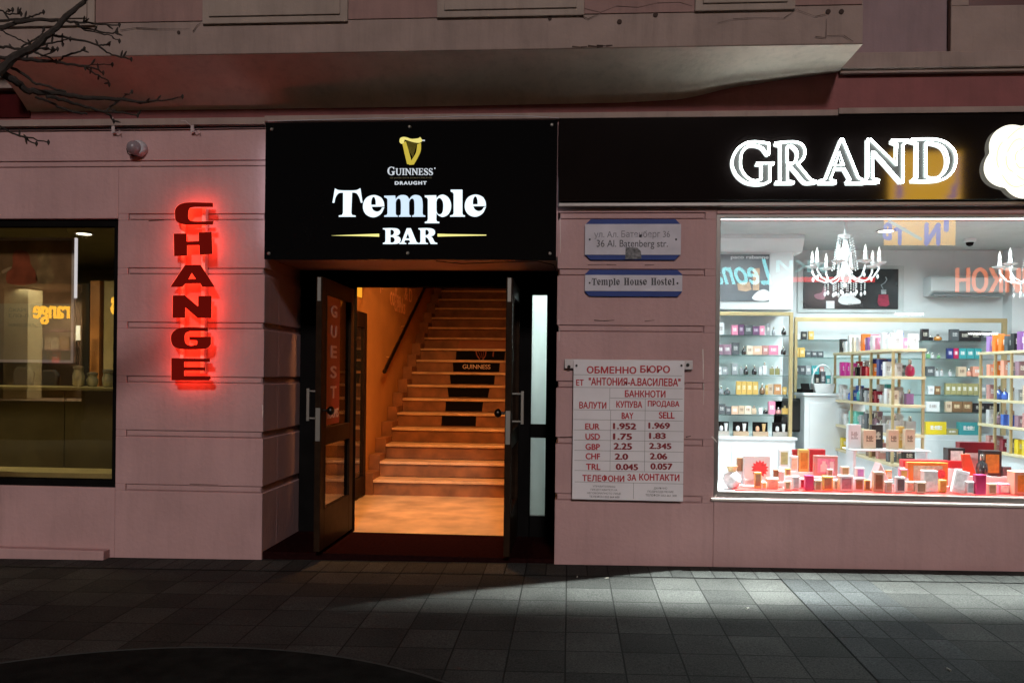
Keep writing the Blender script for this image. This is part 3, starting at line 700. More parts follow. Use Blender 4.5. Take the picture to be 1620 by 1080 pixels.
# ------------------------------------------------------------------ plaques and exchange board
NAVY = mat('navy_enamel', (.035, .06, .22), .5, var=.08, spec=.12)
PLATE = mat('silver_plate', (.52, .50, .56), .55, .0, var=.10, scale=9, spec=.2)
INK = mat('black_ink', (.03, .028, .035), .5, var=0)
def plaque(u0, v0, u1, v1, b, label, cut, Y=-.018):
    a, c = pt(u0, v1, Y), pt(u1, v0, Y); x0, x1, z0, z1 = a.x, c.x, a.z, c.z
    t = thing('wall_plaque', ((x0+x1)/2, Y, z0), label, 'plaque')
    k = cut
    m = MB(); m.prism([(x0+k, Y, z0), (x1-k, Y, z0), (x1, Y, z0+k), (x1, Y, z1-k), (x1-k, Y, z1), (x0+k, Y, z1), (x0, Y, z1-k), (x0, Y, z0+k)], (0, .016, 0)); m.build('backing', NAVY, t, .002)
    box('plate', PLATE, (x0-.002, x1+.002, Y-.004, Y-.0005, z0+b, z1-b), t, .001)
    for xx in (x0+.032, x1-.032): MB().lathe([(.007, 0), (.007, .003), (.004, .005)], (xx, Y-.004, (z0+z1)/2), 12, 'Y').build('screw', DARKSTEEL, t)
    return t, Y-.005
t, Y = plaque(925.5, 346.5, 1077, 411, .036, 'blue and silver street name plaque with a torn sticker, above the hostel plaque', .038)
FADED = mat('faded_ink', (.16, .15, .18), .5, var=0)
textpx('lettering', 'ул. Ал.', (940, 366, 978, 378), Y, FADED, t); textpx('lettering', 'Батенберг 36', (983, 365, 1060, 378), Y, FADED, t)
textpx('lettering', '36 Al. Batenberg str.', (944, 379.5, 1056.5, 394), Y, INK, t)
p = pt(989, 410, Y-.001); q = pt(1015, 391, Y-.001)
MB().poly([(p.x, Y-.0012, p.z), (q.x, Y-.0012, p.z+.003), (q.x-.004, Y-.0012, q.z-.03), (q.x-.03, Y-.0012, q.z-.004), (p.x+.003, Y-.0012, q.z)]).build('torn_sticker', mat('torn_sticker_paper', (.16, .16, .17), .9, var=.6, scale=60), t)
t, Y = plaque(925.5, 427, 1079, 468.5, .038, 'blue and silver hostel plaque with bold serif lettering, above the exchange board', .03)
HOSTEL = [('Temple', (936, 439.5, 981, 454.5)), ('House', (987, 440, 1024, 451)), ('Hostel', (1030, 440, 1068, 451))]
gm = lambda c, x0, y1, sx, sy: (lambda p: (x0+p[0]*sx, y1-p[1]*sy))
# fat serif small letters: outlines normalised from the bar sign's letters, others built up
def norm(cs, base=330, h=262.0, x0=None):
    mx = min(p[0] for c in cs for p in c) if x0 is None else x0
    return [[((p[0]-mx)/h, (base-p[1])/h, *p[2:]) for p in c] for c in cs]
LOW = {'T': norm([T_], 330, 280), 'e': norm([E_OUT, E_IN], 335, 280), 'm': norm([M_], 330, 280), 'p': norm([P_, P_IN], 330, 280), 'l': norm([L_], 329, 280),
 'H': [[(0,1),(.5,1),(.5,.95),(.42,.93),(.42,.55),(.62,.55),(.62,.93),(.54,.95),(.54,1),(1.04,1),(1.04,.95),(.94,.93),(.94,.07),(1.04,.05),(1.04,0),(.54,0),(.54,.05),(.62,.07),(.62,.48),(.42,.48),(.42,.07),(.5,.05),(.5,0),(0,0),(0,.05),(.1,.07),(.1,.93),(0,.95)]],
 'o': [[(.38,-.02,1),(.74,.37,1),(.38,.76,1),(.02,.37,1)], [(.38,.07,1),(.46,.37,1),(.38,.68,1),(.30,.37,1)]],
 'u': [[(0,.73),(.36,.73),(.36,.16),(.44,.08,1),(.54,.2),(.54,.66),(.46,.68),(.46,.73),(.82,.73),(.82,.06),(.9,.04),(.9,0),(.56,0),(.56,.1),(.4,-.02,1),(.2,.0,1),(.1,.14),(.1,.66),(0,.68)]],
 's': [[(.48,.74),(.48,.52),(.44,.52),(.34,.68,1),(.22,.66,1),(.28,.54,1),(.5,.4,1),(.56,.2,1),(.4,0,1),(.16,.02,1),(.02,0),(.02,.25),(.06,.25),(.18,.06,1),(.3,.1,1),(.24,.22,1),(.04,.38,1),(.02,.6,1),(.16,.76,1),(.38,.72)]],
 't': [[(0,.73),(.1,.75),(.16,1),(.4,1),(.4,.73),(.54,.73),(.54,.67),(.4,.67),(.4,.14),(.46,.08,1),(.56,.14),(.58,.1),(.44,-.02,1),(.22,0,1),(.12,.14),(.12,.67),(0,.67)]]}
for word, r in HOSTEL:
    lay = []; x = 0
    for ch in word:
        wd = max(p[0] for c in LOW[ch] for p in c); lay.append((x, LOW[ch])); x += wd + .07
    sx = (r[2]-r[0])/x; sy = (451-439.5)/1.0
    for x0, cs in lay: outline_part('letter', cs, lambda p: (r[0]+(x0+p[0])*sx, 451-p[1]*sy), Y, .001, INK, t)

EY = -.05
a, c = pt(905, 789, EY), pt(1083, 571, EY)
eb = thing('exchange_board', ((a.x+c.x)/2, EY, a.z), 'white currency exchange rate board with red lettering hung on a rail', 'sign')
BOARDW = mat('dull_white_board', (.70, .67, .70), .35, var=.06, scale=5)
box('board', BOARDW, (a.x, c.x, EY, EY+.008, a.z, c.z), eb, .001)
p, q = pt(893, 585, -.03), pt(1096, 569, -.03)
box('mounting_rail', mat('pale_grey_rail', (.5, .46, .46), .4, .2), (p.x, q.x, -.038, -.006, p.z+.012, q.z-.004), eb, .004)
for u, v in ((900, 580), (1088, 577)):
    pp = pt(u, v, -.04); MB().lathe([(.012, 0), (.012, .008)], (pp.x, -.038, pp.z), 10, 'Y').build('bolt', DARKSTEEL, eb)
    pp = pt(912 if u < 1000 else 1078, 578, EY); MB().lathe([(.008, 0), (.008, .006)], (pp.x, EY, pp.z), 10, 'Y').build('bolt', DARKSTEEL, eb)
EINK = mat('dark_red_ink', (.40, .010, .022), .5, var=0); NUM = mat('maroon_digits', (.22, .008, .016), .5, var=0); GRID = mat('grey_grid_ink', (.10, .09, .09), .5, var=0)
ce = lambda u, v: (890 + u/4.5, 560 + v/4.5)
def et(s, x0, y0, x1, y1, m=EINK, bold=.034): 
    (u0, v0), (u1, v1) = ce(x0, y0), ce(x1, y1); textpx('lettering', s, (u0, v0, u1, v1), EY-.0012, m, eb, bold, .001)
et('ОБМЕННО', 172, 85, 525, 137); et('БЮРО', 552, 80, 765, 133); et('ЕТ', 96, 180, 150, 224); et('"АНТОНИЯ-А.ВАСИЛЕВА"', 185, 165, 840, 222)
et('БАНКНОТИ', 443, 255, 733, 306); et('ВАЛУТИ', 118, 338, 312, 386); et('КУПУВА', 382, 332, 567, 380); et('ПРОДАВА', 606, 330, 832, 380)
et('BAY', 420, 415, 505, 461); et('SELL', 685, 410, 798, 458)
for s, x, y0, y1 in (('EUR', 160, 492, 535), ('USD', 162, 563, 608), ('GBP', 162, 636, 680), ('CHF', 163, 703, 748), ('TRL', 166, 778, 822)): et(s, x, y0, x+104, y1)
for s, x0, y0, x1, y1 in (('1.952', 358, 488, 525, 534), ('1.969', 610, 485, 765, 530), ('1.75', 358, 562, 495, 608), ('1.83', 615, 558, 735, 602), ('2.25', 362, 630, 495, 678), ('2.345', 615, 630, 775, 674), ('2.0', 370, 705, 467, 750), ('2.06', 620, 702, 745, 748), ('0.045', 378, 778, 538, 823), ('0.057', 625, 774, 783, 820)): et(s, x0, y0, x1, y1, NUM, .05)
et('ТЕЛЕФОНИ', 140, 855, 440, 905); et('ЗА', 460, 852, 525, 900); et('КОНТАКТИ', 545, 848, 832, 898)
for i, (s, x0, x1) in enumerate((('УПРАВИТЕЛЯВАЩ', 215, 375), ('ПРЕДСТАВИТЕЛ НА', 200, 390), ('НЕГОВОРИЛНОТО ЛИЦЕ', 175, 415), ('ТЕЛЕФОН 032 664 600', 190, 405))): et(s, x0, 932+i*24, x1, 948+i*24, GRID, 0)
for i, (s, x0, x1) in enumerate((('ДАНЪЧНО', 650, 745), ('ПОДРАЗДЕЛЕНИЕ', 605, 790), ('ТЕЛЕФОН 032 661 300', 590, 812))): et(s, x0, 945+i*24, x1, 962+i*24, GRID, 0)
mb = MB()
def line(x0, y0, x1, y1, w=.0022):
    p, q = pt(*ce(x0, y0), EY-.0008), pt(*ce(x1, y1), EY-.0008)
    if abs(p.x-q.x) > abs(p.z-q.z): mb.box(p.x, q.x, EY-.001, EY-.0002, (p.z+q.z)/2-w/2, (p.z+q.z)/2+w/2)
    else: mb.box((p.x+q.x)/2-w/2, (p.x+q.x)/2+w/2, EY-.0012, EY-.0002, q.z, p.z)
for y, x0, x1 in ((150,75,850),(240,75,855),(316,338,855),(400,80,855),(470,80,858),(544,82,860),(616,82,862),(690,84,862),(762,84,862),(834,86,864),(915,86,866)): line(x0, y, x1, y-2 if False else y)
for x, y0, y1 in ((336,242,398),(340,400,832),(586,318,832),(505,917,1028)): line(x, y0, x, y1)
mb.build('grid_line', GRID, eb)

# ------------------------------------------------------------------ perfumery fascia
FY = -.075
gs = thing('shop_fascia_sign', (2.0, FY, 2.58), 'long dark glossy fascia with white neon outline lettering and a round lit flower', 'sign')
box('fascia_panel', FASCIA, (pt(884, 250, FY).x, 6.5, FY, -.002, 2.582, TOP+.012), gs, .003)
ga = lambda p: (1150 + p[0]/8.526, 205 + p[1]/8.526); gb = lambda p: (1330 + p[0]/8.1, 205 + p[1]/8.1); gp = lambda p: (p[0], p[1])
GR = [(ga, [[(568,185),(475,172,1),(370,163,1),(250,185,1),(130,280,1),(70,440,1),(120,600,1),(240,705,1),(380,740,1),(500,732,1),(580,700),(580,480),(622,470),(630,450),(410,450),(400,470),(465,480),(465,670),(380,690,1),(280,650,1),(200,540,1),(185,420,1),(210,300,1),(290,225,1),(380,215,1),(470,245,1),(530,320,1),(555,340,1),(572,310)]]),
 (ga, [[(655,180),(900,165,1),(1010,200,1),(1055,290,1),(1030,390,1),(955,465),(1060,590,1),(1130,670,1),(1205,700),(1205,715),(1080,725,1),(1030,700,1),(940,590,1),(860,500),(820,490),(820,690),(900,705),(895,725),(665,725),(665,710),(720,695),(720,220),(660,200)], [(815,230),(870,220,1),(940,290,1),(945,370,1),(900,450,1),(815,450)]]),
 (gp, [[(1330.5,220.5),(1306,283),(1297,286),(1297,290),(1322,290),(1322,286.5),(1314,283.5),(1320,267.5),(1336,267.5),(1345,284),(1340,286.5),(1341,290),(1368,290),(1366,285),(1358,281),(1333.5,220.5)], [(1328.3,241.4),(1334.5,261),(1321,261.3)]]),
 (gb, [[(348,125),(385,125),(715,450),(722,190),(660,160),(660,135),(862,135),(862,160),(802,190),(800,675),(770,675),(440,300,1),(410,285),(412,620),(490,645),(485,678),(285,678),(330,640),(348,600)]]),
 (gb, [[(910,125),(1190,122,1),(1340,160,1),(1450,260,1),(1480,380,1),(1440,530,1),(1330,630,1),(1180,662,1),(925,662),(920,640),(975,620),(980,180),(910,155)], [(1090,175),(1150,172,1),(1300,220,1),(1365,330,1),(1360,480,1),(1270,600,1),(1150,620,1),(1090,600)]])]
LBODY = mat('grey_acrylic_letter', (.022, .024, .024), .35, var=0)
for conv, cs in GR:
    o = outline_part('letter', cs, conv, FY-.006, .008, LBODY, gs)
    m = MB()
    for c in cs:
        q = [pt(*conv(p), FY-.022) for p in smooth_outline(c, 5)]
        m.tube(q, .0068, 8, closed=True)
        for p in q: m.lathe([(.002, -.0064), (.0055, -.004), (.0066, 0), (.0055, .004), (.002, .0064)], p, 8)
    m.build('neon_tube', NEON, o)
fc = pt(1622, 251, FY-.05); seg = 72
m = MB(); pts = []
for k in range(seg):
    a = 2*math.pi*k/seg; r = .222 + .045*abs(math.cos(2.5*a+.55))
    pts.append((fc.x+r*math.cos(a), FY-.005, fc.z+r*math.sin(a)))
m.prism(pts, (0, -.05, 0))
em = m.build('flower_emblem', mat('lit_cream_flower', (1.0, .955, .80), emit=1.35), gs, .012)
m = MB()
for r0, ph in ((.19, 0), (.13, .5), (.07, 1.1)):
    for k in range(5):
        a0 = ph+k*2*math.pi/5
        m.tube([(fc.x+r0*math.cos(a0+t), FY-.058, fc.z+r0*(1+.12*math.sin(t*4))*math.sin(a0+t)) for t in [i*.1 for i in range(11)]], .003, 6)
m.build('petal_line', mat('lit_gold_petal_line', (.98, .78, .40), emit=1.15), em)

# ------------------------------------------------------------------ small things on the wall
p = pt(213, 233, -.06)
dc = thing('security_camera', (p.x, 0, p.z), 'small white dome security camera high on the pink wall', 'camera')
GREYW = mat('greyish_white_plastic', (.42, .40, .43), .45, var=.05)
m = MB(); m.lathe([(.058, 0), (.062, .015), (.055, .05), (.05, .055)], (p.x+.012, -.001, p.z), 22, 'Y'); m.build('base', GREYW, dc, smooth=True)
m = MB(); m.lathe([(.0, .054), (.052, .0545), (.05, .075), (.036, .1), (.015, .112), (.002, .114)], (p.x-.004, -.001, p.z-.004), 20, 'Y'); m.build('dome', mat('smoked_dome', (.24, .20, .22), .2, var=.1), dc, smooth=True)
MB().tube([(p.x-.058, -.03, p.z+.03), (p.x-.066, -.05, p.z-.01), (p.x-.05, -.06, p.z-.05), (p.x-.01, -.05, p.z-.062), (p.x+.02, -.02, p.z-.058)], .004, 6).build('cable_loop', BLACKFR, dc)
m = MB()
path = [pt(u, v, -.02) for u, v in ((-200, 207), (0, 204.8), (80, 204.3), (178, 203.2), (250, 202.8), (305, 202), (370, 201), (419, 200.3))]
m.tube(path, .0065, 6)
cb_ = m.build('wall_cable', BLACKFR); tag(cb_, 'thin dark cable running along the top of the pink wall to the bar sign', 'cable')
for u, v, lab in ((180, 205, 'small broken bracket holding the cable above the dome camera'), (305, 204, 'twisted white wire tie on the cable above the red letters')):
    p = pt(u, v, -.02); m = MB()
    m.box(p.x-.012, p.x+.012, -.03, -.001, p.z-.03, p.z+.045); m.tube([(p.x+.0, -.03, p.z-.02), (p.x+.03, -.035, p.z-.028), (p.x+.055, -.03, p.z-.012), (p.x+.052, -.03, p.z-.035)], .004, 6)
    m.tube([(p.x-.01, -.032, p.z+.02), (p.x-.05, -.036, p.z+.055), (p.x-.11, -.03, p.z+.06)] if u > 200 else [(p.x, -.032, p.z+.03), (p.x-.002, -.03, p.z+.09)], .0028, 6)
    tag(m.build('cable_bracket', mat('rusty_grey_bracket', (.42, .34, .34), .6), None), lab, 'bracket')
m = MB(); m.tube([pt(u, v, -.15) for u, v in ((640, 186.5), (700, 185), (760, 183), (840, 184), (884, 187))], .0025, 6)
m.tube([pt(u, v, -.14) for u, v in ((424, 192), (500, 190), (600, 187), (640, 188))], .003, 6)
tag(m.build('wall_cable', GREYW), 'thin pale wire sagging along the top edge of the bar sign', 'cable')
m = MB(); m.tube([pt(u, v, -.02) for u, v in ((690, 413), (730, 417), (800, 414.5), (850, 413), (876, 419), (880, 430))], .003, 6)
tag(m.build('wall_cable', BLACKFR), 'loose black cable hanging under the bar sign to the right pilaster', 'cable')

# ------------------------------------------------------------------ phone shop behind the left window
OLIVE = mat('olive_wall', (.20, .17, .09), .7, var=.1)
struct(box('shop_floor', mat('olive_floor', (.20, .17, .09), .5), (-8, -3.0, .3, 3.6, .0, .35)))
struct(box('shop_wall', OLIVE, (-8, -3.0, 3.6, 3.7, 0, 3))); struct(box('shop_wall', mat('dark_wall', (.025, .022, .015), .7), (-3.0, -2.95, .3, 3.7, 0, 3)))
struct(box('shop_wall', MATS['dark_wall'], (-8.1, -8, .3, 3.7, 0, 3)))
struct(box('shop_ceiling', mat('olive_ceiling', (.16, .14, .08), .8), (-8, -3.0, .3, 3.7, 2.536, 2.6)))
struct(box('window_ledge', mat('pale_olive_ledge', (.42, .34, .15), .5), (-8, -3.4, .3, .62, .351, .52)))
PY = .36
p = pt(118, 376, PY); q = pt(118, 574, PY)
hp = thing('hanging_poster', (p.x-.6, PY, q.z), 'large dark advertising poster in a silver frame hanging inside the left window', 'poster')
px0, px1, pz0, pz1 = p.x-1.3, p.x, q.z, p.z
m = MB(); f = .022
m.box(px0, px1, PY, PY+.03, pz0, pz0+f); m.box(px0, px1, PY, PY+.03, pz1-f, pz1); m.box(px1-f, px1, PY, PY+.03, pz0+f, pz1-f)
m.build('frame', mat('silver_frame', (.85, .72, .72), .5), hp)
box('edge_light', mat('white_edge_led', (.92, .88, 1.0), emit=1.0), (px1+.001, px1+.009, PY, PY+.03, pz0+(pz1-pz0)*.52, pz1), hp)
box('print', mat('dark_brown_print', (.36, .20, .10), .3, var=.5, scale=3), (px0, px1-f, PY+.008, PY+.02, pz0+f+.45, pz1-f), hp)
box('print', mat('painted_reflection_beige', (.50, .40, .26), .35, var=.3, scale=2), (px0, px1-f, PY+.009, PY+.02, pz0+f, pz0+f+.449), hp)  # lower half: the pale column's reflection is painted in as beige
def sil(pts, m, name): outline_part(name, [[(a, b, 1) for a, b in pts]], lambda p: (p[0]/7.2, 340+p[1]/7.2), PY+.0072, .001, m, hp)
sil([(150,440),(200,400),(280,410),(330,450),(350,560),(400,640),(410,770),(90,780),(80,660),(140,590)], mat('dull_red_print_figure', (.42, .10, .05), .4, var=.25, scale=12), 'printed_figure')
sil([(430,430),(500,380),(560,400),(590,460),(570,560),(600,620),(600,760),(430,770),(420,640),(470,590),(430,520)], mat('dull_tan_print_figure', (.40, .25, .12), .4, var=.3, scale=12), 'printed_figure')
sil([(20,640),(60,615),(130,590),(140,610),(70,650),(25,665)], mat('dull_skin_print', (.55, .35, .2), .5), 'printed_figure')
GH = mat('ghost_grey_print', (.26, .22, .16), .5, var=0)
for s, r in (('СКАРЕ', (14, 487, 44, 493)), ('ЕЛО-Л', (14, 496, 45, 502)), ('НАВСЯКЪДЕ', (14, 511, 70, 518))): textpx('lettering', s, r, PY+.006, GH, hp, .02, .003)
m = MB(); hk = pt(106, 374, PY+.01)
m.tube([(hk.x, PY+.01, pz1), (hk.x, PY+.01, pz1+.02), (hk.x+.012, PY+.01, pz1+.032), (hk.x, PY+.01, pz1+.045), (hk.x-.008, PY+.01, pz1+.055), (hk.x, PY+.01, pz1+.06), (hk.x, PY+.01, 2.535)], .003, 6); m.build('hook', STEEL, hp)
dlp = pt(133, 365, .98)
def downlight(x, y, z, label, r=.06):
    t = thing('downlight', (x, y, z), label, 'ceiling light', 'downlights in the shop ceilings')
    m = MB(); m.lathe([(r, 0), (r*1.35, -.004), (r*1.3, -.012), (r, -.008)], (x, y, z), 24); m.build('rim', GREYW, t, smooth=True)
    MB().lathe([(.001, -.009), (r, -.0095), (r, -.011), (.001, -.0112)], (x, y, z), 24).build('lens', mat('warm_white_lens', (1, .95, .8), emit=6), t)
downlight(dlp.x, .98, 2.535, 'small bright round downlight in the dark olive ceiling of the left shop')
area('phone_shop_light', (dlp.x, .98, 2.50), (0, 0, 0), .12, 13, (1, .82, .45))
area('phone_shop_light', (-5.6, 1.4, 2.46), (0, 0, 0), .3, 26, (1, .82, .45))
ct = thing('shop_counter', (-5, 1.4, .35), 'dark olive counter with a vertical seam inside the left window', 'counter')
cx1 = pt(166, 650, 1.3).x
ctop = pt(80, 612, 1.3).z
BRN = mat('brown_laminate', (.10, .075, .028), .35, var=.12)
sx = pt(102, 650, 1.3).x
m = MB(); m.box(-8, sx-.004, 1.3, 1.9, .35, ctop-.03); m.box(sx+.004, -3.02, 1.3, 1.9, .35, ctop-.03); m.build('front_panel', BRN, ct, .003)
box('worktop', mat('olive_worktop', (.22, .19, .1), .3), (-8, -3.01, 1.27, 1.92, ctop-.029, ctop), ct, .004)
def box_px(name, u0, u1, v0, v1, Y, depth, m, label, cat, bevel=.004):
    a, b = pt(u0, v1, Y), pt(u1, v0, Y)
    o = box(name, m, (a.x, b.x, Y, Y+depth, a.z, b.z), None, bevel); return tag(o, label, cat)
OC = mat('orange_brown_panel', (.40, .15, .03), .5, var=.2)
a, b = pt(141, 640, 2.6), pt(158, 444, 2.6)
struct(box('shop_column', OC, (a.x, b.x, 2.6, 2.8, .35, b.z))); 
a, b = pt(158.5, 640, 2.6), pt(200, 500, 2.6)
struct(box('shop_column', mat('tan_panel', (.34, .26, .12), .5, var=.1), (a.x, b.x+.4, 2.65, 2.8, .35, 2.3)))
struct(box('shop_partition', mat('black_partition', (.012, .011, .009), .5), (pt(119, 500, 2.9).x-1.9, pt(141, 500, 2.9).x, 2.9, 2.95, .35, 2.3)))
sc = thing('card_display', pt(122, 540, 2.4), 'small white card standing behind the silver framed poster', 'card')
a, b = pt(117, 538, 2.4), pt(127, 515, 2.4)
box('card', mat('white_card', (.75, .78, .75), .5), (a.x, b.x, 2.4, 2.41, a.z, b.z), sc); MB().box((a.x+b.x)/2-.01, (a.x+b.x)/2+.01, 2.411, 2.43, ctop, a.z+.03).build('stand', BLACKFR, sc)
area('card_light', (a.x, 2.2, a.z+.5), (R(20), 0, 0), .1, .6, (1, 1, .95), 60)
def chair_like(u0, u1, v0, v1, Y, lab, m):
    a, b = pt(u0, v1, Y), pt(u1, v0, Y); t = thing('office_chair', (a.x, Y, a.z), lab, 'chair', 'chairs behind the left counter'); w_ = b.x-a.x
    m1 = MB(); m1.prism([(a.x+w_*.1, Y, a.z+.25*(b.z-a.z)), (b.x-w_*.1, Y, a.z+.25*(b.z-a.z)), (b.x, Y, b.z-.06), (b.x-w_*.2, Y, b.z), (a.x+w_*.2, Y, b.z), (a.x, Y, b.z-.06)], (0, .06, 0)); m1.build('backrest', m, t, .02)
    MB().box(a.x, b.x, Y-.4, Y-.01, a.z-.05, a.z+.02).build('seat', m, t, .02)
    MB().tube([((a.x+b.x)/2, Y-.2, .36), ((a.x+b.x)/2, Y-.2, a.z-.051)], .03, 8).build('stem', STEEL, t)
    mm = MB()
    for k in range(5): an = k*2*math.pi/5; mm.tube([((a.x+b.x)/2, Y-.2, .38), ((a.x+b.x)/2+.25*math.cos(an), Y-.2+.25*math.sin(an), .37)], .018, 6)
    mm.build('base', STEEL, t)
DKF = mat('black_fabric', (.015, .014, .013), .8)
chair_like(18, 52, 580, 628, 2.3, 'black office chair left of the other one behind the counter, under the poster', DKF)
chair_like(60, 92, 585, 628, 2.3, 'black office chair right of the other one behind the counter, under the poster', DKF)
def glassware(u, v, Y, h, lab):
    p = pt(u, v, Y); t = thing('glass_jar', (p.x, Y, ctop), lab, 'jar'); m = MB(); m.lathe([(.035, 0), (.05, .02), (.055, h*.6), (.04, h*.85), (.045, h)], (p.x, Y, ctop+.001), 16); m.build('body', mat('shiny_jar_glass', (.5, .48, .4), .08, .6), t, smooth=True)
    MB().lathe([(.048, 0), (.048, .02), (.01, .03)], (p.x, Y, ctop+h+.002), 16).build('lid', STEEL, t, smooth=True)
glassware(124, 612, 1.6, .17, 'shiny glass jar on the left counter beside the poster frame')
glassware(146, 612, 1.65, .11, 'small shiny jar on the left counter before the orange panel')
glassware(171, 612, 1.55, .14, 'shiny jar on the left counter nearest the window frame')

# ------------------------------------------------------------------ perfumery behind the right window
CZ = 2.80; BYW = 3.72; LUY = 2.72
SWX = .05
struct(box('shop_floor', mat('pale_floor', (.55, .55, .55), .3), (SWX, 7, .3, BYW, -.1, .06)))
struct(box('shop_wall', WHITEPAINT, (SWX, 7, BYW, BYW+.1, 0, CZ))); struct(box('shop_wall', WHITEPAINT, (SWX-.02, SWX, .3, BYW, 0, CZ))); struct(box('shop_wall', WHITEPAINT, (7, 7.1, .3, BYW+.1, 0, CZ)))
struct(box('shop_wall', WHITEPAINT, (SWX, WR0-.001, .301, .32, 0, CZ)))
struct(box('shop_ceiling', GREYCEIL, (SWX, 7, .301, BYW, CZ, CZ+.1)))
lx1 = pt(1254, 500, LUY).x
m = MB(); zb_, zt_ = pt(1200, 690, LUY).z, pt(1200, 494, LUY).z
lx0n = SWX+.05
fx1 = lx1-.0
m.box(SWX, lx1, LUY, LUY+.4, zt_+.03, CZ-.17); m.box(SWX, lx1, LUY+.38, LUY+.42, 0, zt_+.03)
m.prism([(SWX, LUY-.0, CZ-.17), (SWX, LUY-.09, CZ-.04), (SWX, LUY-.09, CZ-.001), (SWX, LUY+.3, CZ-.001), (SWX, LUY+.3, CZ-.17)], (lx1+.09-SWX, 0, 0))
struct(m.build('shop_wall', WHITEPAINT, None, .004))
LABN = {}
def uniq(label):
    n = LABN.get(label, 0); LABN[label] = n+1
    return label if n == 0 else '%s %s' % (['second', 'third', 'fourth', 'fifth', 'sixth', 'seventh', 'eighth'][n-1], label)
PALC = {'white': (.80, .80, .82), 'pink': (.80, .28, .42), 'plum': (.16, .08, .16), 'black': (.018, .018, .02), 'grey': (.33, .35, .37), 'dark grey': (.09, .10, .11), 'mauve': (.32, .20, .26), 'cream': (.80, .70, .56),
 'peach': (.80, .50, .36), 'rose': (.55, .27, .25), 'olive': (.34, .31, .14), 'gold': (.68, .43, .12), 'brown': (.22, .12, .06), 'copper': (.58, .28, .12), 'beige': (.66, .50, .36), 'red': (.62, .03, .04), 'orange': (.85, .22, .03),
 'teal': (.05, .32, .34), 'navy': (.03, .04, .18), 'magenta': (.50, .02, .10), 'blue': (.06, .14, .55), 'yellow': (.80, .60, .03), 'purple': (.25, .10, .32), 'salmon': (.82, .36, .26), 'amber': (.50, .20, .03), 'green': (.18, .40, .18), 'turquoise': (.20, .66, .56), 'maroon': (.22, .015, .03), 'silver': (.6, .6, .62), 'fuchsia': (.80, .06, .42), 'violet': (.45, .25, .60)}
LABC = {'white': (.45, .42, .42), 'black': (.5, .47, .4), 'dark grey': (.5, .5, .5), 'plum': (.6, .5, .6), 'navy': (.6, .6, .7), 'gold': (.85, .75, .5), 'brown': (.7, .55, .35), 'red': (.85, .6, .3), 'beige': (.25, .17, .12), 'cream': (.4, .25, .2)}
def item(kind, color, x0, x1, y, z, h, label, group, depth=None):
    c = PALC[color]; lb = LABC.get(color, (.82, .80, .78)); w_ = x1-x0; d = depth or max(.025, min(.07, w_*.7)); xm = (x0+x1)/2
    if kind == 'box':
        o = box('perfume_box', boxmat(c, lb), (x0, x1, y, y+d, z, z+h), None, .0012)
        return tag(o, label, 'box', group)
    t = thing('perfume_bottle', (xm, y+d/2, z), label, 'bottle', group)
    gm_ = mat('bottle_%s' % color.replace(' ', '_'), c, .1, var=.05, spec=.8, coat=.5)
    r = w_/2
    if kind == 'round':
        MB().lathe([(r*.6, 0), (r*.95, h*.08), (r, h*.3), (r*.85, h*.55), (r*.35, h*.68), (r*.3, h*.72)], (xm, y+d/2, z), 14).build('body', gm_, t, smooth=True)
    else:
        MB().box(x0, x1, y, y+d*.8, z, z+h*.72).build('body', gm_, t, .004)
    MB().lathe([(r*.38, h*.721), (r*.38, h*.95), (r*.3, h)], (xm, y+d*.4 if kind != 'round' else y+d/2, z), 10).build('cap', mat('cap_silver', (.7, .68, .62), .2, .9) if color != 'gold' else GOLDMETAL, t, smooth=True)
    return t
def shelf_items(lst, conv, vbase, Y, where, group, depth=None, z=None):
    names = [(e[1], 'box' if e[0] == 'box' else 'bottle') for e in lst]; N = len(lst)
    for i, e in enumerate(lst):
        kind, color, a, b, top = e
        u0, vb = conv(a, vbase); u1, _ = conv(b, vbase); _, vt = conv(a, top)
        p, q = pt(u0, vb, Y), pt(u1, vb, Y); zz = p.z if z is None else z
        h = pt(u0, vt, Y).z - p.z
        if N == 1: nb = 'alone'
        elif i == 0: nb = 'left end, beside %s' % names[1][0]
        elif i == N-1: nb = 'right end, beside %s' % names[i-1][0]
        else: nb = 'between %s and %s' % (names[i-1][0], names[i+1][0])
        label = uniq('%s %s on %s, %s' % (color, names[i][1], where, nb))
        item(kind, color, p.x, q.x, Y, zz, h, label, group, depth)
s2 = lambda x, y: (1120 + x/6.48, 480 + y/6.48); s3 = lambda x, y: (1120 + x/6.48, 630 + y/6.48); s4 = lambda x, y: (1370 + x/6.48, 480 + y/6.48); s5 = lambda x, y: (1370 + x/6.48, 630 + y/6.48)
# left wall unit
lu = thing('wall_shelf', (1.0, LUY, zb_), 'brass framed wall shelf unit with glass shelves at the left of the perfumery', 'shelf')
m = MB(); gx0, gx1 = 1.0, fx1; t_ = .035
m.box(gx1-t_, gx1, LUY-.03, LUY+.01, zb_, zt_); m.box(SWX, gx1-t_, LUY-.03, LUY+.01, zt_-t_, zt_); m.box(SWX, SWX+t_, LUY-.03, LUY+.01, zb_, zt_-t_)
m.build('frame', GOLDMETAL, lu, .003)
IY = LUY+.05
def gshelf(u, v, x0, x1, Y0, Y1, parent):
    z = pt(u, v, IY).z; return MB().box(x0, x1, Y0, Y1, z-.011, z-.001).build('glass_shelf', SHELFGLASS, parent)
for v in (530, 561.3, 593, 624.2, 655.5): gshelf(1190, v, SWX+.04, gx1-t_, LUY+.012, LUY+.37, lu)
cbz = zb_
cab = thing('base_cabinet', (1.0, LUY, .06), 'white base cabinet under the brass framed shelf unit', 'cabinet')
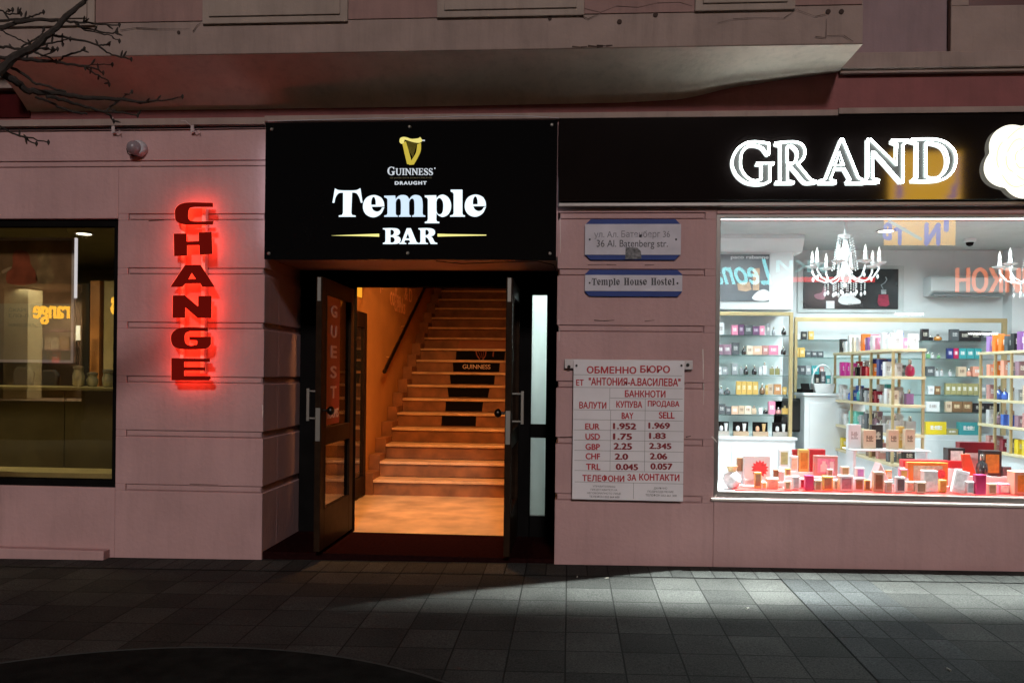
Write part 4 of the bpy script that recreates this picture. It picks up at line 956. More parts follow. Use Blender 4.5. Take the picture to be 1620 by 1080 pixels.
MB().box(SWX+.001, lx1+.02, LUY-.08, LUY+.37, .061, cbz-.03).build('body', WHITEBOX, cab, .004); MB().box(SWX+.001, lx1+.035, LUY-.1, LUY+.37, cbz-.0295, cbz-.001).build('worktop', WHITEBOX, cab, .004)
MB().box(lx1-.62, lx1-.04, LUY-.09, LUY-.0805, .12, cbz-.09).build('door', WHITEBOX, cab, .003)
GL = 'perfumes on the left wall shelves'
W_ = 'white'
shelf_items([('box',W_,105,165,195),('box','pink',243,308,220),('box','plum',315,370,212),('box','dark grey',375,458,220),('box','plum',460,528,232),('box','pink',530,580,228),('box','grey',598,640,210),('round','grey',655,695,240),('round','black',755,808,240)], s2, 322, IY, 'top left wall shelf', GL)
shelf_items([('box','mauve',105,160,420),('box','mauve',163,240,418),('box','dark grey',248,322,400),('round','black',345,392,440),('box','cream',396,460,432),('box','peach',463,555,435),('box','rose',560,622,430),('box','pink',625,722,428),('round','black',750,805,440)], s2, 525, IY, 'second left wall shelf', GL)
shelf_items([('box',W_,105,140,650),('box','grey',143,205,650),('box','grey',245,305,615),('flat','grey',325,360,640),('round','black',365,420,635),('round','black',452,505,635),('box','silver',520,555,650),('flat',W_,560,605,600),('flat','olive',635,680,640),('flat','olive',690,735,640),('box',W_,740,766,650)], s2, 730, IY, 'third left wall shelf', GL)
shelf_items([('round','grey',105,165,845),('round','dark grey',168,235,860),('box','gold',290,340,795),('box','gold',343,395,795),('box','gold',398,455,798),('box','gold',458,515,800),('round','brown',530,588,825),('box','gold',591,615,835),('box','beige',618,665,825),('box','copper',680,750,825),('box','gold',765,806,855)], s2, 932, IY, 'fourth left wall shelf', GL)
shelf_items([('box','dark grey',108,178,55),('box','dark grey',181,238,80),('box','peach',241,310,80),('box','beige',313,375,75),('box','cream',378,445,75),('flat','beige',450,498,75),('box',W_,520,560,95),('round','black',566,619,100),('box','pink',622,690,30),('round','rose',695,755,95),('flat','gold',760,822,75)], s3, 162, IY, 'fifth left wall shelf', GL)
# gift sets on the base
for i, (a, b, c) in enumerate(((105,220,'white tube'),(262,420,'white jar and tube'),(465,620,'peach jar and gold tube'),(668,825,'silver bottle and white tube'))):
    p, q = pt(*s3(a, 393), IY-.03), pt(*s3(b, 252), IY-.03); w_, h = q.x-p.x, q.z-p.z
    t = thing('gift_set', (p.x, IY-.03, cbz), 'black gift set tray holding a %s on the white base cabinet' % c, 'gift set', 'gift sets on the white base cabinet')
    bt = MB(); bt.box(p.x, q.x, IY-.03, IY-.0, cbz, cbz+h*.33); bt.build('tray', mat('silver_tray', (.5, .46, .42), .35, .3) if i in (0, 3) else mat('tan_tray', (.42, .30, .2), .5), t)
    MB().box(p.x, q.x, IY+.001, IY+.02, cbz, cbz+h).build('backing', BLACK, t)
    cc = [(.8,.8,.8), (.8,.8,.8), (.7,.45,.2), (.8,.8,.8)][i]
    MB().lathe([(.012, 0), (.02, h*.5), (.022, h*.55)], (p.x+w_*.72, IY-.012, cbz+h*.34), 10).build('tube', mat('tube_%d' % (i == 2), cc, .4), t)
    MB().lathe([(.012, 0), (.02, h*.1), (.018, h*.3), (.008, h*.38)], (p.x+w_*.3, IY-.012, cbz+h*.34), 10).build('jar', mat('jar_%d' % i, (.75, .4, .25) if i == 2 else (.75, .75, .78), .3), t)
# posters
def poster(u0, v0, u1, v1, Y, m, label):
    a, b = pt(u0, v1, Y), pt(u1, v0, Y); t = thing('wall_poster', ((a.x+b.x)/2, Y, a.z), label, 'poster')
    box('sheet', m, (a.x, b.x, Y, Y+.012, a.z, b.z), t); return t
t = poster(1100, 402.5, 1217.5, 476, LUY-.016, mat('grey_blue_print', (.16, .18, .20), .3, var=.5, scale=2), 'grey advertising poster with two beige shapes above the left shelf unit')
WP = mat('white_print', (.8, .8, .82), .5, var=0)
textpx('lettering', 'paco rabanne', (1156, 403.8, 1216, 411), LUY-.018, WP, t, .04, .003)
def blob(name, pts, Y, m, t, conv=lambda p: p): return outline_part(name, [[(a, b, 1) for a, b in pts]], conv, Y, .004, m, t)
BG = mat('beige_print', (.62, .42, .28), .5, var=.2, scale=20)
outline_part('printed_shape', [[(1166,448),(1186,446),(1189,458),(1180,461),(1168,459)]], gp, LUY-.018, .003, BG, t); outline_part('printed_shape', [[(1191,425),(1202,424),(1201,459),(1191,459)]], gp, LUY-.018, .003, BG, t)
blob('printed_shape', [(1190,470),(1205,458),(1217,462),(1217,474),(1195,475)], LUY-.018, WP, t)
BPY = BYW-.03
m = MB(); a, b = pt(1262, 494, BPY), pt(1431, 420, BPY); f = .05
m.box(a.x, b.x, BPY+.013, BPY+.028, a.z, b.z); 
t = poster(1271, 425.5, 1421.5, 488, BPY, mat('black_print', (.015, .02, .022), .2, var=.5, scale=3), 'black advertising poster with a dark red bottle behind the chandelier')
m.build('frame', mat('pale_frame', (.62, .66, .66), .5), t)
RD = mat('dark_red_print', (.30, .015, .05), .4, var=.3, scale=30); SM = mat('smoke_print', (.35, .40, .42), .5, var=.4, scale=25)
outline_part('printed_bottle', [[(1390,466),(1405,466),(1407,482),(1402,485),(1391,484),(1388,478)]], gp, BPY-.003, .004, RD, t); outline_part('printed_bottle', [[(1394,458),(1402,458),(1402,465),(1394,465)]], gp, BPY-.003, .004, SM, t)
m = MB(); m.tube([pt(u, v, BPY-.003) for u, v in ((1397, 457), (1394, 451), (1400, 447), (1403, 442), (1401, 438))], .006, 6); m.build('printed_smoke', SM, t)
blob('printed_shape', [(1326,475),(1333,466),(1345,465),(1352,470),(1362,478),(1352,481),(1340,482),(1330,480)], BPY-.003, WP, t)
blob('printed_shape', [(1288,468),(1300,462),(1305,452),(1306,466),(1302,474)], BPY-.003, mat('dusty_pink_print', (.35, .16, .2), .5), t)
outline_part('printed_bottle', [[(1307,476),(1320,476),(1320,488),(1307,488)]], gp, BPY-.003, .004, WP, t)
textpx('lettering', 'SCANDAL', (1342, 480, 1366, 486), BPY-.005, mat('dark_print', (.05, .05, .05), .5, var=0), t, .01, .002)
# back wall unit
BU = BYW-.34; BIY = BU+.06
bu = thing('wall_shelf', (3, BU, 1), 'long brass framed wall shelf with glass shelves along the back wall', 'shelf')
bx0, bx1 = pt(1256, 600, BU).x, pt(1591, 600, BU).x; bzt, bzb = pt(1450, 503, BU).z, pt(1450, 686, BU).z
m = MB(); m.box(bx0, bx1, BU-.02, BU+.02, bzt-.045, bzt); m.box(bx1-.045, bx1, BU-.02, BU+.02, bzb, bzt-.045); m.box(bx0, bx0+.03, BU-.02, BU+.02, bzb, bzt-.045)
m.build('frame', GOLDMETAL, bu, .003)
for v in (538.5, 566.5, 594.6, 623.6, 650.8):
    z = pt(1450, v, BIY).z; MB().box(bx0+.031, bx1-.046, BU+.022, BYW-.002, z-.012, z-.001).build('glass_shelf', SHELFGLASS, bu)
t = thing('base_cabinet', (3, BU, .06), 'long pale grey base cabinet below the back wall shelf', 'cabinet')
PG = mat('pale_grey_lacquer', (.60, .64, .66), .35, var=.03)
MB().box(bx0, bx1, BU-.1, BYW-.002, .061, bzb-.001).build('body', PG, t, .004)
for k in range(4):
    w_ = (bx1-bx0)/4; MB().box(bx0+k*w_+.008, bx0+(k+1)*w_-.008, BU-.112, BU-.1005, .1, bzb-.05).build('door', PG, t, .003)
GB = 'perfumes on the back wall shelves'
shelf_items([('box',W_,882,935,310),('box','black',960,1015,290),('box','gold',1032,1085,285)], s2, 372, BIY, 'left part of top back shelf', GB, z=pt(1450,538.5,BIY).z)
shelf_items([('box','black',572,645,260),('flat','black',648,690,330),('round','amber',705,790,310),('box','dark grey',870,955,260),('box','black',960,1070,275),('box','black',1074,1180,275),('box','dark grey',1184,1290,278)], s4, 380, BIY, 'the top back shelf', GB, z=pt(1450,538.5,BIY).z)
shelf_items([('box','gold',882,935,450),('box','gold',938,995,450),('box','dark grey',1000,1060,480),('box','dark grey',1063,1120,485),('box','dark grey',1123,1185,485)], s2, 548, BIY, 'left part of second back shelf', GB, z=pt(1450,566.5,BIY).z)
shelf_items([('flat','green',620,660,500),('flat','silver',665,700,505),('round','green',730,770,515),('box','navy',835,895,455),('box','magenta',899,950,455),('box','teal',955,1030,455),('box','teal',1034,1110,455),('box','teal',1114,1185,455)], s4, 562, BIY, 'the second back shelf', GB, z=pt(1450,566.5,BIY).z)
shelf_items([('box','dark grey',882,940,630),('box','dark grey',943,1000,630),('box','grey',1003,1058,630),('box','teal',1062,1140,630),('box','rose',1145,1190,640)], s2, 725, BIY, 'left part of third back shelf', GB, z=pt(1450,594.6,BIY).z)
shelf_items([('box','dark grey',620,705,645),('flat','silver',715,745,665),('flat','silver',760,790,665),('flat','silver',850,880,680),('box','beige',945,1030,645),('round','salmon',1035,1090,665),('box','salmon',1095,1200,640)], s4, 745, BIY, 'the third back shelf', GB, z=pt(1450,594.6,BIY).z)
shelf_items([('box',W_,640,700,840),('box','brown',705,765,840)]+[('box','olive',815+k*57,869+k*57,810) for k in range(6)]+[('box','grey',1170,1240,815)], s4, 928, BIY, 'the fourth back shelf', GB, z=pt(1450,623.6,BIY).z)
shelf_items([('box',W_,620,755,30),('box','beige',820,880,25),('box','brown',884,985,25),('box','brown',988,1090,25),('box','black',1100,1235,40),('box','black',1238,1370,40)], s5, 135, BIY, 'the fifth back shelf', GB, z=pt(1450,650.8,BIY).z)
shelf_items([('box','yellow',615,825,215),('box','olive',830,945,285),('box','teal',955,1155,215)], s5, 345, BU-.06, 'the long grey base cabinet', GB, z=bzb)
# right edge of the back wall: pilaster, air conditioner, camera
struct(box('shop_wall', WHITEPAINT, (pt(1601, 500, BYW-.2).x, 6.9, BYW-.2, BYW-.001, 0, CZ-.001)))
a, b = pt(1473, 467, BYW-.22), pt(1594, 436, BYW-.22)
t = thing('air_conditioner', (a.x, BYW-.2, a.z), 'white wall mounted air conditioner on the back wall of the perfumery', 'air conditioner')
ACM = mat('white_plastic', (.66, .69, .70), .35, var=.03)
MB().prism([(a.x, BYW-.22, a.z+.05), (a.x, BYW-.22, b.z-.02), (a.x, BYW-.18, b.z), (a.x, BYW-.002, b.z), (a.x, BYW-.002, a.z), (a.x, BYW-.14, a.z)], (b.x-a.x, 0, 0)).build('body', ACM, t, .012)
MB().box(a.x+.03, b.x-.03, BYW-.215, BYW-.15, a.z-.004, a.z+.012).build('vent', mat('grey_vent', (.25, .27, .28), .5), t)
p = pt(1534, 400, 2.9); t = thing('security_camera', (p.x, 2.9, CZ), 'small white dome camera on the grey ceiling of the perfumery', 'camera')
MB().lathe([(.06, -.001), (.06, -.03), (.045, -.04)], (p.x, 2.9, CZ), 18).build('base', WHITEBOX, t, smooth=True); MB().lathe([(.04, -.041), (.03, -.07), (.01, -.08)], (p.x, 2.9, CZ), 18).build('dome', BLACK, t, smooth=True)
# counter with basket
CY = 2.95; a, b = pt(1272, 700, CY), pt(1330, 622, CY)
t = thing('shop_counter', (a.x, CY, .06), 'white panelled counter between the left shelf unit and the gondola', 'counter')
MB().box(a.x, b.x+.25, CY, CY+.33, .061, b.z-.03).build('body', WHITEBOX, t, .004); MB().box(a.x-.02, b.x+.27, CY-.02, CY+.34, b.z-.0295, b.z).build('worktop', WHITEBOX, t, .004)
MB().box(a.x+.05, b.x+.2, CY-.008, CY-.0005, .15, b.z-.10).build('panel', WHITEBOX, t, .003)
czt = b.z
a, b = pt(1286, 622, CY+.08), pt(1320, 607, CY+.08)
t = thing('wicker_basket', (a.x, CY+.1, czt), 'white basket with a tall hoop handle standing on the white counter', 'basket')
MB().prism([(a.x+.02, CY+.05, czt+.001), (b.x-.02, CY+.05, czt+.001), (b.x, CY+.05, czt+.1), (a.x, CY+.05, czt+.1)], (0, .16, 0)).build('body', mat('white_wicker', (.7, .7, .7), .7, bump=.8, bscale=200), t, .004)
xm, rr = (a.x+b.x)/2, (b.x-a.x)/2
MB().tube([(xm-rr*math.cos(k*math.pi/12), CY+.12, czt+.1+.2*math.sin(k*math.pi/12)) for k in range(13)], .007, 8).build('handle', WHITEBOX, t, smooth=True)
for k, (c, dx, h) in enumerate((('black', -.06, .14), ('dark grey', .0, .17), ('teal', .055, .13))):
    item('box', c, xm+dx-.025, xm+dx+.025, CY+.1, czt+.06, h, '%s carton packed in the white hoop handled basket' % c, 'cartons in the white basket')
t = thing('cash_register', (a.x-.12, CY+.1, czt), 'small dark cash register at the left end of the white counter', 'cash register')
q = pt(1273, 621, CY+.05); MB().box(q.x-.03, q.x+.09, CY+.05, CY+.25, czt+.001, czt+.04).build('base', BLACK, t, .005); MB().prism([(q.x-.02, CY+.1, czt+.041), (q.x+.07, CY+.1, czt+.041), (q.x+.07, CY+.13, czt+.1), (q.x-.02, CY+.13, czt+.1)], (0, .02, 0)).build('screen', BLACK, t, .003)
# person-high dark gap beside the counter: black chair back
a, b = pt(1257, 690, 3.1), pt(1270, 630, 3.1)
t = thing('office_chair', (a.x, 3.1, .06), 'black office chair in the gap beside the white counter', 'chair')
MB().box(a.x-.25, b.x, 3.1, 3.16, .75, b.z).build('backrest', DKF, t, .03); MB().box(a.x-.25, b.x, 2.98-.0, 3.09, .5, .57).build('seat', DKF, t, .02); MB().tube([(a.x-.1, 3.05, .07), (a.x-.1, 3.05, .499)], .03, 8).build('stem', STEEL, t)
MB().lathe([(.2, .001), (.2, .02), (.03, .06)], (a.x-.1, 3.05, .061), 12).build('base', STEEL, t)
# gondolas
def gondola(u_n, u_f, yn, yf, u_r, vs, label, glabel):
    xl = pt(u_n, 640, yn).x; xr = pt(u_r, 640, yn).x
    zs = [pt(u_n, v, yn).z for v in vs]
    t = thing('display_gondola', ((xl+xr)/2, yn, 0), label, 'shelf')
    m = MB(); s = .022
    for x in (xl, xr-s):
        for y in [yn + (yf-yn-s)*k/3 for k in range(4)]: m.box(x, x+s, y, y+s, zs[-1]-.02, zs[0]-.026)
    m.build('frame', GOLDMETAL, t, .002)
    for z in zs: MB().box(xl-.006, xr+.006, yn-.006, yf+.006, z-.025, z).build('shelf', mat('cream_brass_shelf', (.78, .66, .42), .4, .2, var=.04), t, .002)
    MB().box(xl+.02, xr-.02, yn+.03, yf-.02, .061, zs[-1]-.03).build('base', WHITEBOX, t, .004)
    return t, xl, xr, zs
G1, g1l, g1r, g1z = gondola(1411, 1318, 1.45, 3.05, 1463, (551, 595, 640, 687, 733), 'brass framed display gondola full of perfumes in the middle of the shop', '')
a_, b_ = pt(1595, 600, 2.1), pt(1549, 600, 2.75)
G2, g2l, g2r, g2z = gondola(1626, 1549, 1.85, 2.75, 1720, (553, 594, 635, 678, 722), 'brass framed display gondola cut off by the right edge of the window', '')
def lane(zs, k, x, yn, yf, cols, where, group, hmin=.10, hmax=.17, w=.06, row=0):
    n = len(cols); names = []
    for i, e in enumerate(cols):
        kind, c = e if isinstance(e, tuple) else ('box', e)
        y = yn + (yf-yn)*(i+.5)/n; h = random.uniform(hmin, hmax); ww = w*random.uniform(.8, 1.15)
        nb = cols[i+1] if i+1 < n else cols[i-1]; nb = nb[1] if isinstance(nb, tuple) else nb
        label = uniq('%s %s on %s, %s end, beside %s' % (c, 'box' if kind == 'box' else 'bottle', where, 'window' if i < n/2 else 'wall', nb))
        item(kind, c, x, x+ww, y-.035, zs[k]+.0005, h, label, group, .065)
GG = 'perfumes on the middle gondola'
F = lambda *a: list(a)
x1_, x2_ = g1l+.03, g1l+.14
lane(g1z, 0, x1_, 1.47, 3.0, F('white',('flat','white'),'white','pink','white','purple','orange','white','cream','white','white','black'), 'gondola top, left side', GG, .09, .17, .075)
lane(g1z, 0, g1r-.10, 1.47, 2.6, F('white','pink','blue','purple','orange','white','magenta'), 'gondola top, right side', GG, .09, .18, .08)
lane(g1z, 1, x1_, 1.5, 3.0, F(('round','white'),'white','navy','orange',('flat','red'),('flat','maroon'),('flat','black'),'fuchsia','fuchsia','fuchsia'), 'upper gondola shelf, left side', GG, .11, .16, .07)
lane(g1z, 1, g1r-.11, 1.49, 2.4, F(('round','magenta'),'dark grey','blue','grey'), 'upper gondola shelf, right side', GG, .1, .18, .08)
lane(g1z, 2, x1_, 1.5, 3.0, F('cream','white',('flat','silver'),'maroon','maroon','grey','dark grey',('round','teal'),'blue',('round','blue'),'white','white'), 'middle gondola shelf, left side', GG, .1, .16, .07)
lane(g1z, 2, g1r-.11, 1.49, 2.4, F(('flat','violet'),'grey','white',('round','dark grey')), 'middle gondola shelf, right side', GG, .1, .17, .08)
lane(g1z, 3, x1_, 1.5, 3.0, F(('flat','silver'),('flat','silver'),('flat','white'),('round','mauve'),'dark grey','grey','turquoise','turquoise','white','silver'), 'lower gondola shelf, left side', GG, .1, .17, .075)
lane(g1z, 3, g1r-.11, 1.49, 2.4, F(('flat','silver'),'white',('flat','white'),'silver'), 'lower gondola shelf, right side', GG, .1, .17, .08)
lane(g1z, 4, x1_, 1.5, 3.0, F('dark grey','rose','brown','white','yellow','yellow'), 'bottom gondola shelf, left side', GG, .1, .17, .08)
lane(g1z, 4, g1r-.12, 1.49, 2.2, F('black','grey','white'), 'bottom gondola shelf, right side', GG, .1, .15, .09)
for k, cols in ((0, F('white', 'silver', 'white', 'cream', 'pink', 'white', 'grey', 'white')), (1, F('white', 'grey', 'rose', 'navy', 'white', 'red', 'pink')), (2, F('silver', 'teal', 'white', 'black', 'maroon', 'blue', 'cream')), (3, F('white', 'silver', 'mauve', 'white', 'grey', 'silver')), (4, F('cream', 'gold', 'black', 'beige'))):
    lane(g1z, k, (g1l+g1r)/2-.03, 1.6, 2.95, cols, '%s shelf of the gondola, middle row' % ('top', 'upper', 'middle', 'lower', 'bottom')[k], GG, .11, .18, .07)
GH2 = 'perfumes on the right gondola'
x1_ = g2l+.03
lane(g2z, 0, x1_, 1.9, 2.7, F('white','purple','black','dark grey','orange','orange','violet'), 'the right gondola top', GH2, .13, .19, .08)
lane(g2z, 1, x1_, 1.9, 2.7, F(('round','yellow'),'mauve','grey','salmon','orange','salmon'), 'the upper right gondola shelf', GH2, .1, .15, .08)
lane(g2z, 2, x1_, 1.9, 2.7, F('beige','grey',('flat','white'),('round','blue'),('round','blue'),'rose'), 'the middle right gondola shelf', GH2, .1, .15, .08)
lane(g2z, 3, x1_, 1.9, 2.7, F('rose','mauve',('flat','blue'),('flat','blue'),('round','mauve'),'silver'), 'the lower right gondola shelf', GH2, .1, .15, .08)
lane(g2z, 4, x1_, 1.9, 2.7, F('yellow','yellow','grey','maroon','rose','rose'), 'the bottom right gondola shelf', GH2, .12, .17, .09)

# window display
DZ = RZ0 + .02; DYB = .82
dp = thing('display_platform', (3, .3, .06), 'white display platform inside the perfumery window', 'platform')
MB().box(WR0+.0, 6.5, .11, DYB, .061, DZ).build('body', WHITEBOX, dp, .004)
RC = mat('red_satin', (.62, .02, .015), .4, var=.25, scale=9, bump=.4, bscale=18)
m = MB(); n = 40; xa, xb = pt(1250, 770, .3).x, 6.2; rows = []
for i in range(n+1):
    x = xa+(xb-xa)*i/n; rows.append([m.bm.verts.new((x, y, DZ+.004+.010*abs(math.sin(x*9+y*7))*abs(math.sin(x*3.1-y*11)))) for y in [.15+.04*math.sin(x*5)+(.6-.04*math.sin(x*5))*j/10 for j in range(11)]])
for i in range(n):
    for j in range(10): m.bm.faces.new((rows[i][j], rows[i+1][j], rows[i+1][j+1], rows[i][j+1]))
tag(m.build('display_cloth', RC, smooth=True), 'long crumpled red satin cloth spread in the perfumery window', 'cloth')
m = MB(); a = pt(1155, 768, .3).x; b = pt(1247, 768, .3).x
m.prism([(a+.02, .2, DZ+.001), (b, .19, DZ+.001), (b-.02, .42, DZ+.001), (a, .4, DZ+.001)], (0, 0, .008))
tag(m.build('display_cloth', RC), 'small red cloth mat at the left of the perfumery window', 'cloth')
GD = 'cartons in the window display'
def disp(u0, v0, u1, v1, Y, col, lab, what, depth=None, panel=None, zl=None, rot=0):
    """carton whose foot is at v1; stands on the platform or on the stand under it"""
    a, b = pt(u0, v1, Y), pt(u1, v0, Y); w_, h = b.x-a.x, b.z-a.z; d = depth or max(.03, min(.12, w_*.7))
    z = a.z if zl is None else zl
    t = thing('perfume_carton', ((a.x+b.x)/2, Y, z), lab, 'box', GD)
    c = PALC[col]
    MB().box(-w_/2, w_/2, 0, d, 0, h).build('body', boxmat(c, PALC[panel] if panel else c), None, .002)
    o = COL.objects[-1]; o.parent = t
    if panel:
        q = MB().box(-w_*.36, w_*.36, -.002, -.0003, h*.14, h*.86).build('label_panel', mat('panel_%s' % panel.replace(' ', '_'), PALC[panel], .4, var=.25, scale=30)); q.parent = t
    if rot: t.rotation_euler = rot
    if a.z > DZ+.03 and zl is None:      # a white riser carries the raised ones
        s = tag(box('display_riser', WHITEBOX, (a.x-.004, b.x+.004, Y-.004, Y+d+.004, DZ+.012, a.z-.0005), None, .002), 'white riser under the ' + ' '.join(lab.split()[:9]), 'riser')
    return t
Z0 = DZ+.013
disp(1166,724,1175.5,745,.5,'brown','narrow brown carton standing behind the white vase','')
disp(1177,721,1219,758,.45,'white','wide white gift carton with a red flower print at the left','',.05)
disp(1194,742,1205,767,.28,'gold','slim gold carton in front of the red flower print','',None,'brown',Z0)
disp(1214,752,1232,767,.28,'peach','low peach carton on the small red mat','',None,'salmon',Z0)
disp(1224,743,1232,754,.42,'brown','tiny brown carton behind the low peach one','')
disp(1233,745,1240.5,762,.38,'silver','slim silver carton at the right end of the small red mat','')
disp(1233,711,1248.5,738,.62,'white','tall white carton with brown panel at the back left','',None,'olive')
disp(1251,721,1263,745,.55,'white','white carton with a tan panel beside the tall gold carton','',None,'beige')
disp(1254,711,1262.5,722,.66,'red','small red carton peeping out behind the tan panelled one','')
disp(1264,711,1280,746,.55,'gold','tall gold carton beside the big red carton','',None,'amber')
disp(1281,711,1306,746,.60,'red','big plain red carton behind the pink gift set','')
disp(1288,721,1325.5,752,.48,'rose','square pink gift set carton with a bottle picture','',.04,'pink')
disp(1254,752,1265,773,.24,'white','small white carton with a grey panel at the front','',None,'grey',Z0)
disp(1274,752,1287.5,775,.22,'magenta','crimson upright carton at the front below the pink gift set','',None,None,Z0)
disp(1290,752,1300,772,.25,'white','small white carton right of the crimson one','',None,'rose',Z0)
disp(1302,752,1318,774,.23,'gold','gold carton with a dark brown panel at the front','',None,'brown',Z0)
disp(1329,752,1350,776,.21,'white','broad white carton with a mauve panel at the front','',None,'mauve',Z0)
disp(1352,753,1367,773,.24,'white','white carton with a dark brown panel at the front','',None,'brown',Z0)
disp(1331,738,1344,752,.45,'cream','cream carton with an olive panel in the second row','',None,'olive')
disp(1355,740,1368,755,.45,'white','white carton with a violet panel in the second row','',None,'violet')
disp(1383,746,1398.5,777,.22,'beige','beige carton with a brown panel before the pink tent box','',None,'brown',Z0)
disp(1418,755,1432.5,779,.2,'white','white carton with a grey panel before the pink tent box','',None,'dark grey',Z0)
disp(1424,742,1437,756,.4,'pink','little pink carton with a gold panel behind the grey panelled one','',None,'gold')
disp(1436,732,1500,767,.42,'orange','wide orange gift carton with a red flower panel','',.05,'beige')
disp(1429,729,1526,739,.6,'red','long flat red carton behind the orange gift carton','',.08)
disp(1450,760,1466,777,.2,'cream','low cream carton with a brown panel before the orange one','',None,'brown',Z0)
disp(1462,743,1484,776,.26,'white','plain pinkish white carton before the orange gift carton','',None,'white',Z0)
disp(1505,740,1528,776,.24,'white','white carton with a grey print leaning to the right','',.03,'silver',Z0,(R(-6),R(14),0))
disp(1544,750,1560.5,781,.18,'magenta','deep red carton standing alone at the very front','',None,None,Z0)
disp(1500,709,1527,738,.62,'black','black carton with white edges behind the leaning white one','',None,'white')
disp(1555,713,1585,753,.5,'black','big black carton with a gold base panel','',.08,'amber')
disp(1518,700,1573,716,.74,'maroon','wide dark red carton topmost at the back','',.07)
disp(1580,756,1603,771,.26,'pink','low pink carton near the right end of the window','',None,'white',Z0)
disp(1586,738,1600,753,.5,'dark grey','dark grey carton beside the big black one','')
disp(1605,744,1640,780,.2,'salmon','salmon carton cut by the right edge of the picture','',None,'orange',Z0)
for i, (u0, v0, u1, v1, Y, c, pnl, lab) in enumerate((
 (1206,757,1213,768,.24,'white','gold','tiny white carton between the slim gold one and the peach one'),
 (1242,756,1251,770,.22,'cream','brown','cream carton at the gap between the two red cloths'),
 (1266,757,1273,773,.30,'white','maroon','slim white carton beside the crimson upright one'),
 (1289,757,1300,774,.20,'beige','brown','beige carton just right of the crimson upright one'),
 (1319,757,1328,773,.28,'white','grey','slim white carton between the gold one and the mauve panelled one'),
 (1368,757,1377,774,.26,'gold','brown','small gold carton left of the pink tent box'),
 (1401,760,1412,777,.20,'white','beige','small white carton before the right foot of the pink tent box'),
 (1434,762,1447,778,.24,'cream','salmon','cream carton with a salmon panel before the orange gift carton'),
 (1487,757,1498,776,.27,'gold','amber','gold carton between the pinkish white one and the leaning one'),
 (1530,760,1541,779,.21,'white','grey','white carton left of the deep red one at the front'),
 (1564,763,1577,780,.20,'beige','brown','beige carton right of the deep red one at the front'),
 (1309,742,1318,753,.44,'white','brown','small white carton in the second row before the pink gift set'),
 (1243,741,1251,752,.46,'gold','brown','small gold carton in the second row left of the tan panelled one'),
 (1402,744,1411,757,.45,'orange','beige','small orange carton in the second row right of the pink tent box'))):
    disp(u0, v0, u1, v1, Y, c, lab, '', None, pnl, Z0 if v1 > 758 else None)
GP = mat('pale_pink_print', (.85, .62, .62), .5, var=.1)
a, b = pt(1299, 745, .477), pt(1307, 733, .477)
tag(outline_part('printed_bottle', [[(1298,746),(1298,735),(1301,733),(1301,729),(1306,729),(1306,733),(1309,735),(1309,746)]], lambda p: p, .476, .001, GP, None), 'pale bottle picture on the square pink gift set carton', 'print')
tag(outline_part('printed_bottle', [[(1313,746),(1313,730),(1319,730),(1319,746)]], lambda p: p, .476, .001, GP, None), 'pale tube picture on the square pink gift set carton', 'print')
# red flower prints
for u0, v0, u1, v1, Y, base in ((1188,726,1216,756,.447,'left'),(1480,735,1497,764,.417,'right')):
    m = MB(); cx, cz = pt((u0+u1)/2, (v0+v1)/2, Y).x, pt((u0+u1)/2, (v0+v1)/2, Y).z; r = (pt(u1, v0, Y).x-pt(u0, v0, Y).x)/2
    m.prism([(cx+r*(1 if k % 2 else .72)*math.cos(k*math.pi/14), Y, cz+r*(1 if k % 2 else .72)*math.sin(k*math.pi/14)) for k in range(28)], (0, -.004, 0))
    tag(m.build('paper_flower', mat('coral_red_paper', (.75, .05, .06), .6, var=.3, scale=40)), 'red paper flower on the %s' % ('white gift carton' if base == 'left' else 'orange gift carton'), 'paper flower')
# tent box, vase, orange wedge, black bottle
p, q = pt(1377, 776, .34), pt(1414, 735, .34); m = MB()
w_, h = q.x-p.x, q.z-p.z
m.prism([(p.x, .34, Z0), (q.x, .34, Z0), (p.x+w_*.45, .34, Z0+h)], (0, .12, 0))
tag(m.build('tent_box', mat('pale_pink_card', (.82, .60, .62), .5, var=.04), None, .003), 'pale pink tent shaped box in the window display', 'box')
p = pt(1158, 768, .3)
t = thing('vase', (p.x, .3, DZ), 'white painted round vase with a gold crown top at the left of the display', 'vase')
MB().lathe([(.03, .009), (.06, .04), (.066, .075), (.055, .11), (.03, .125), (.028, .13)], (p.x, .3, DZ), 18).build('body', mat('painted_white_china', (.75, .76, .8), .25, var=.35, scale=30), t, smooth=True)
MB().lathe([(.028, .131), (.033, .15), (.045, .175), (.03, .16)], (p.x, .3, DZ), 8).build('crown', GOLDMETAL, t)
p = pt(1533, 752, .45)
tag(MB().prism([(p.x-.03, .45, p.z), (p.x+.055, .45, p.z), (p.x+.005, .45, p.z+.16), (p.x-.05, .45, p.z+.16)], (0, .03, 0)).build('paper_bag', mat('orange_red_card', (.8, .10, .04), .5), None, .002), 'orange red wedge shaped bag between the two black cartons', 'bag')
tag(box('display_riser', WHITEBOX, (p.x-.06, p.x+.16, .44, .52, DZ+.012, p.z-.001)), 'white riser block under the orange red wedge', 'riser')
item('round', 'black', p.x+.065, p.x+.15, .45, p.z, .16, 'round black bottle between the orange red wedge and the big black carton', 'bottles in the window display')
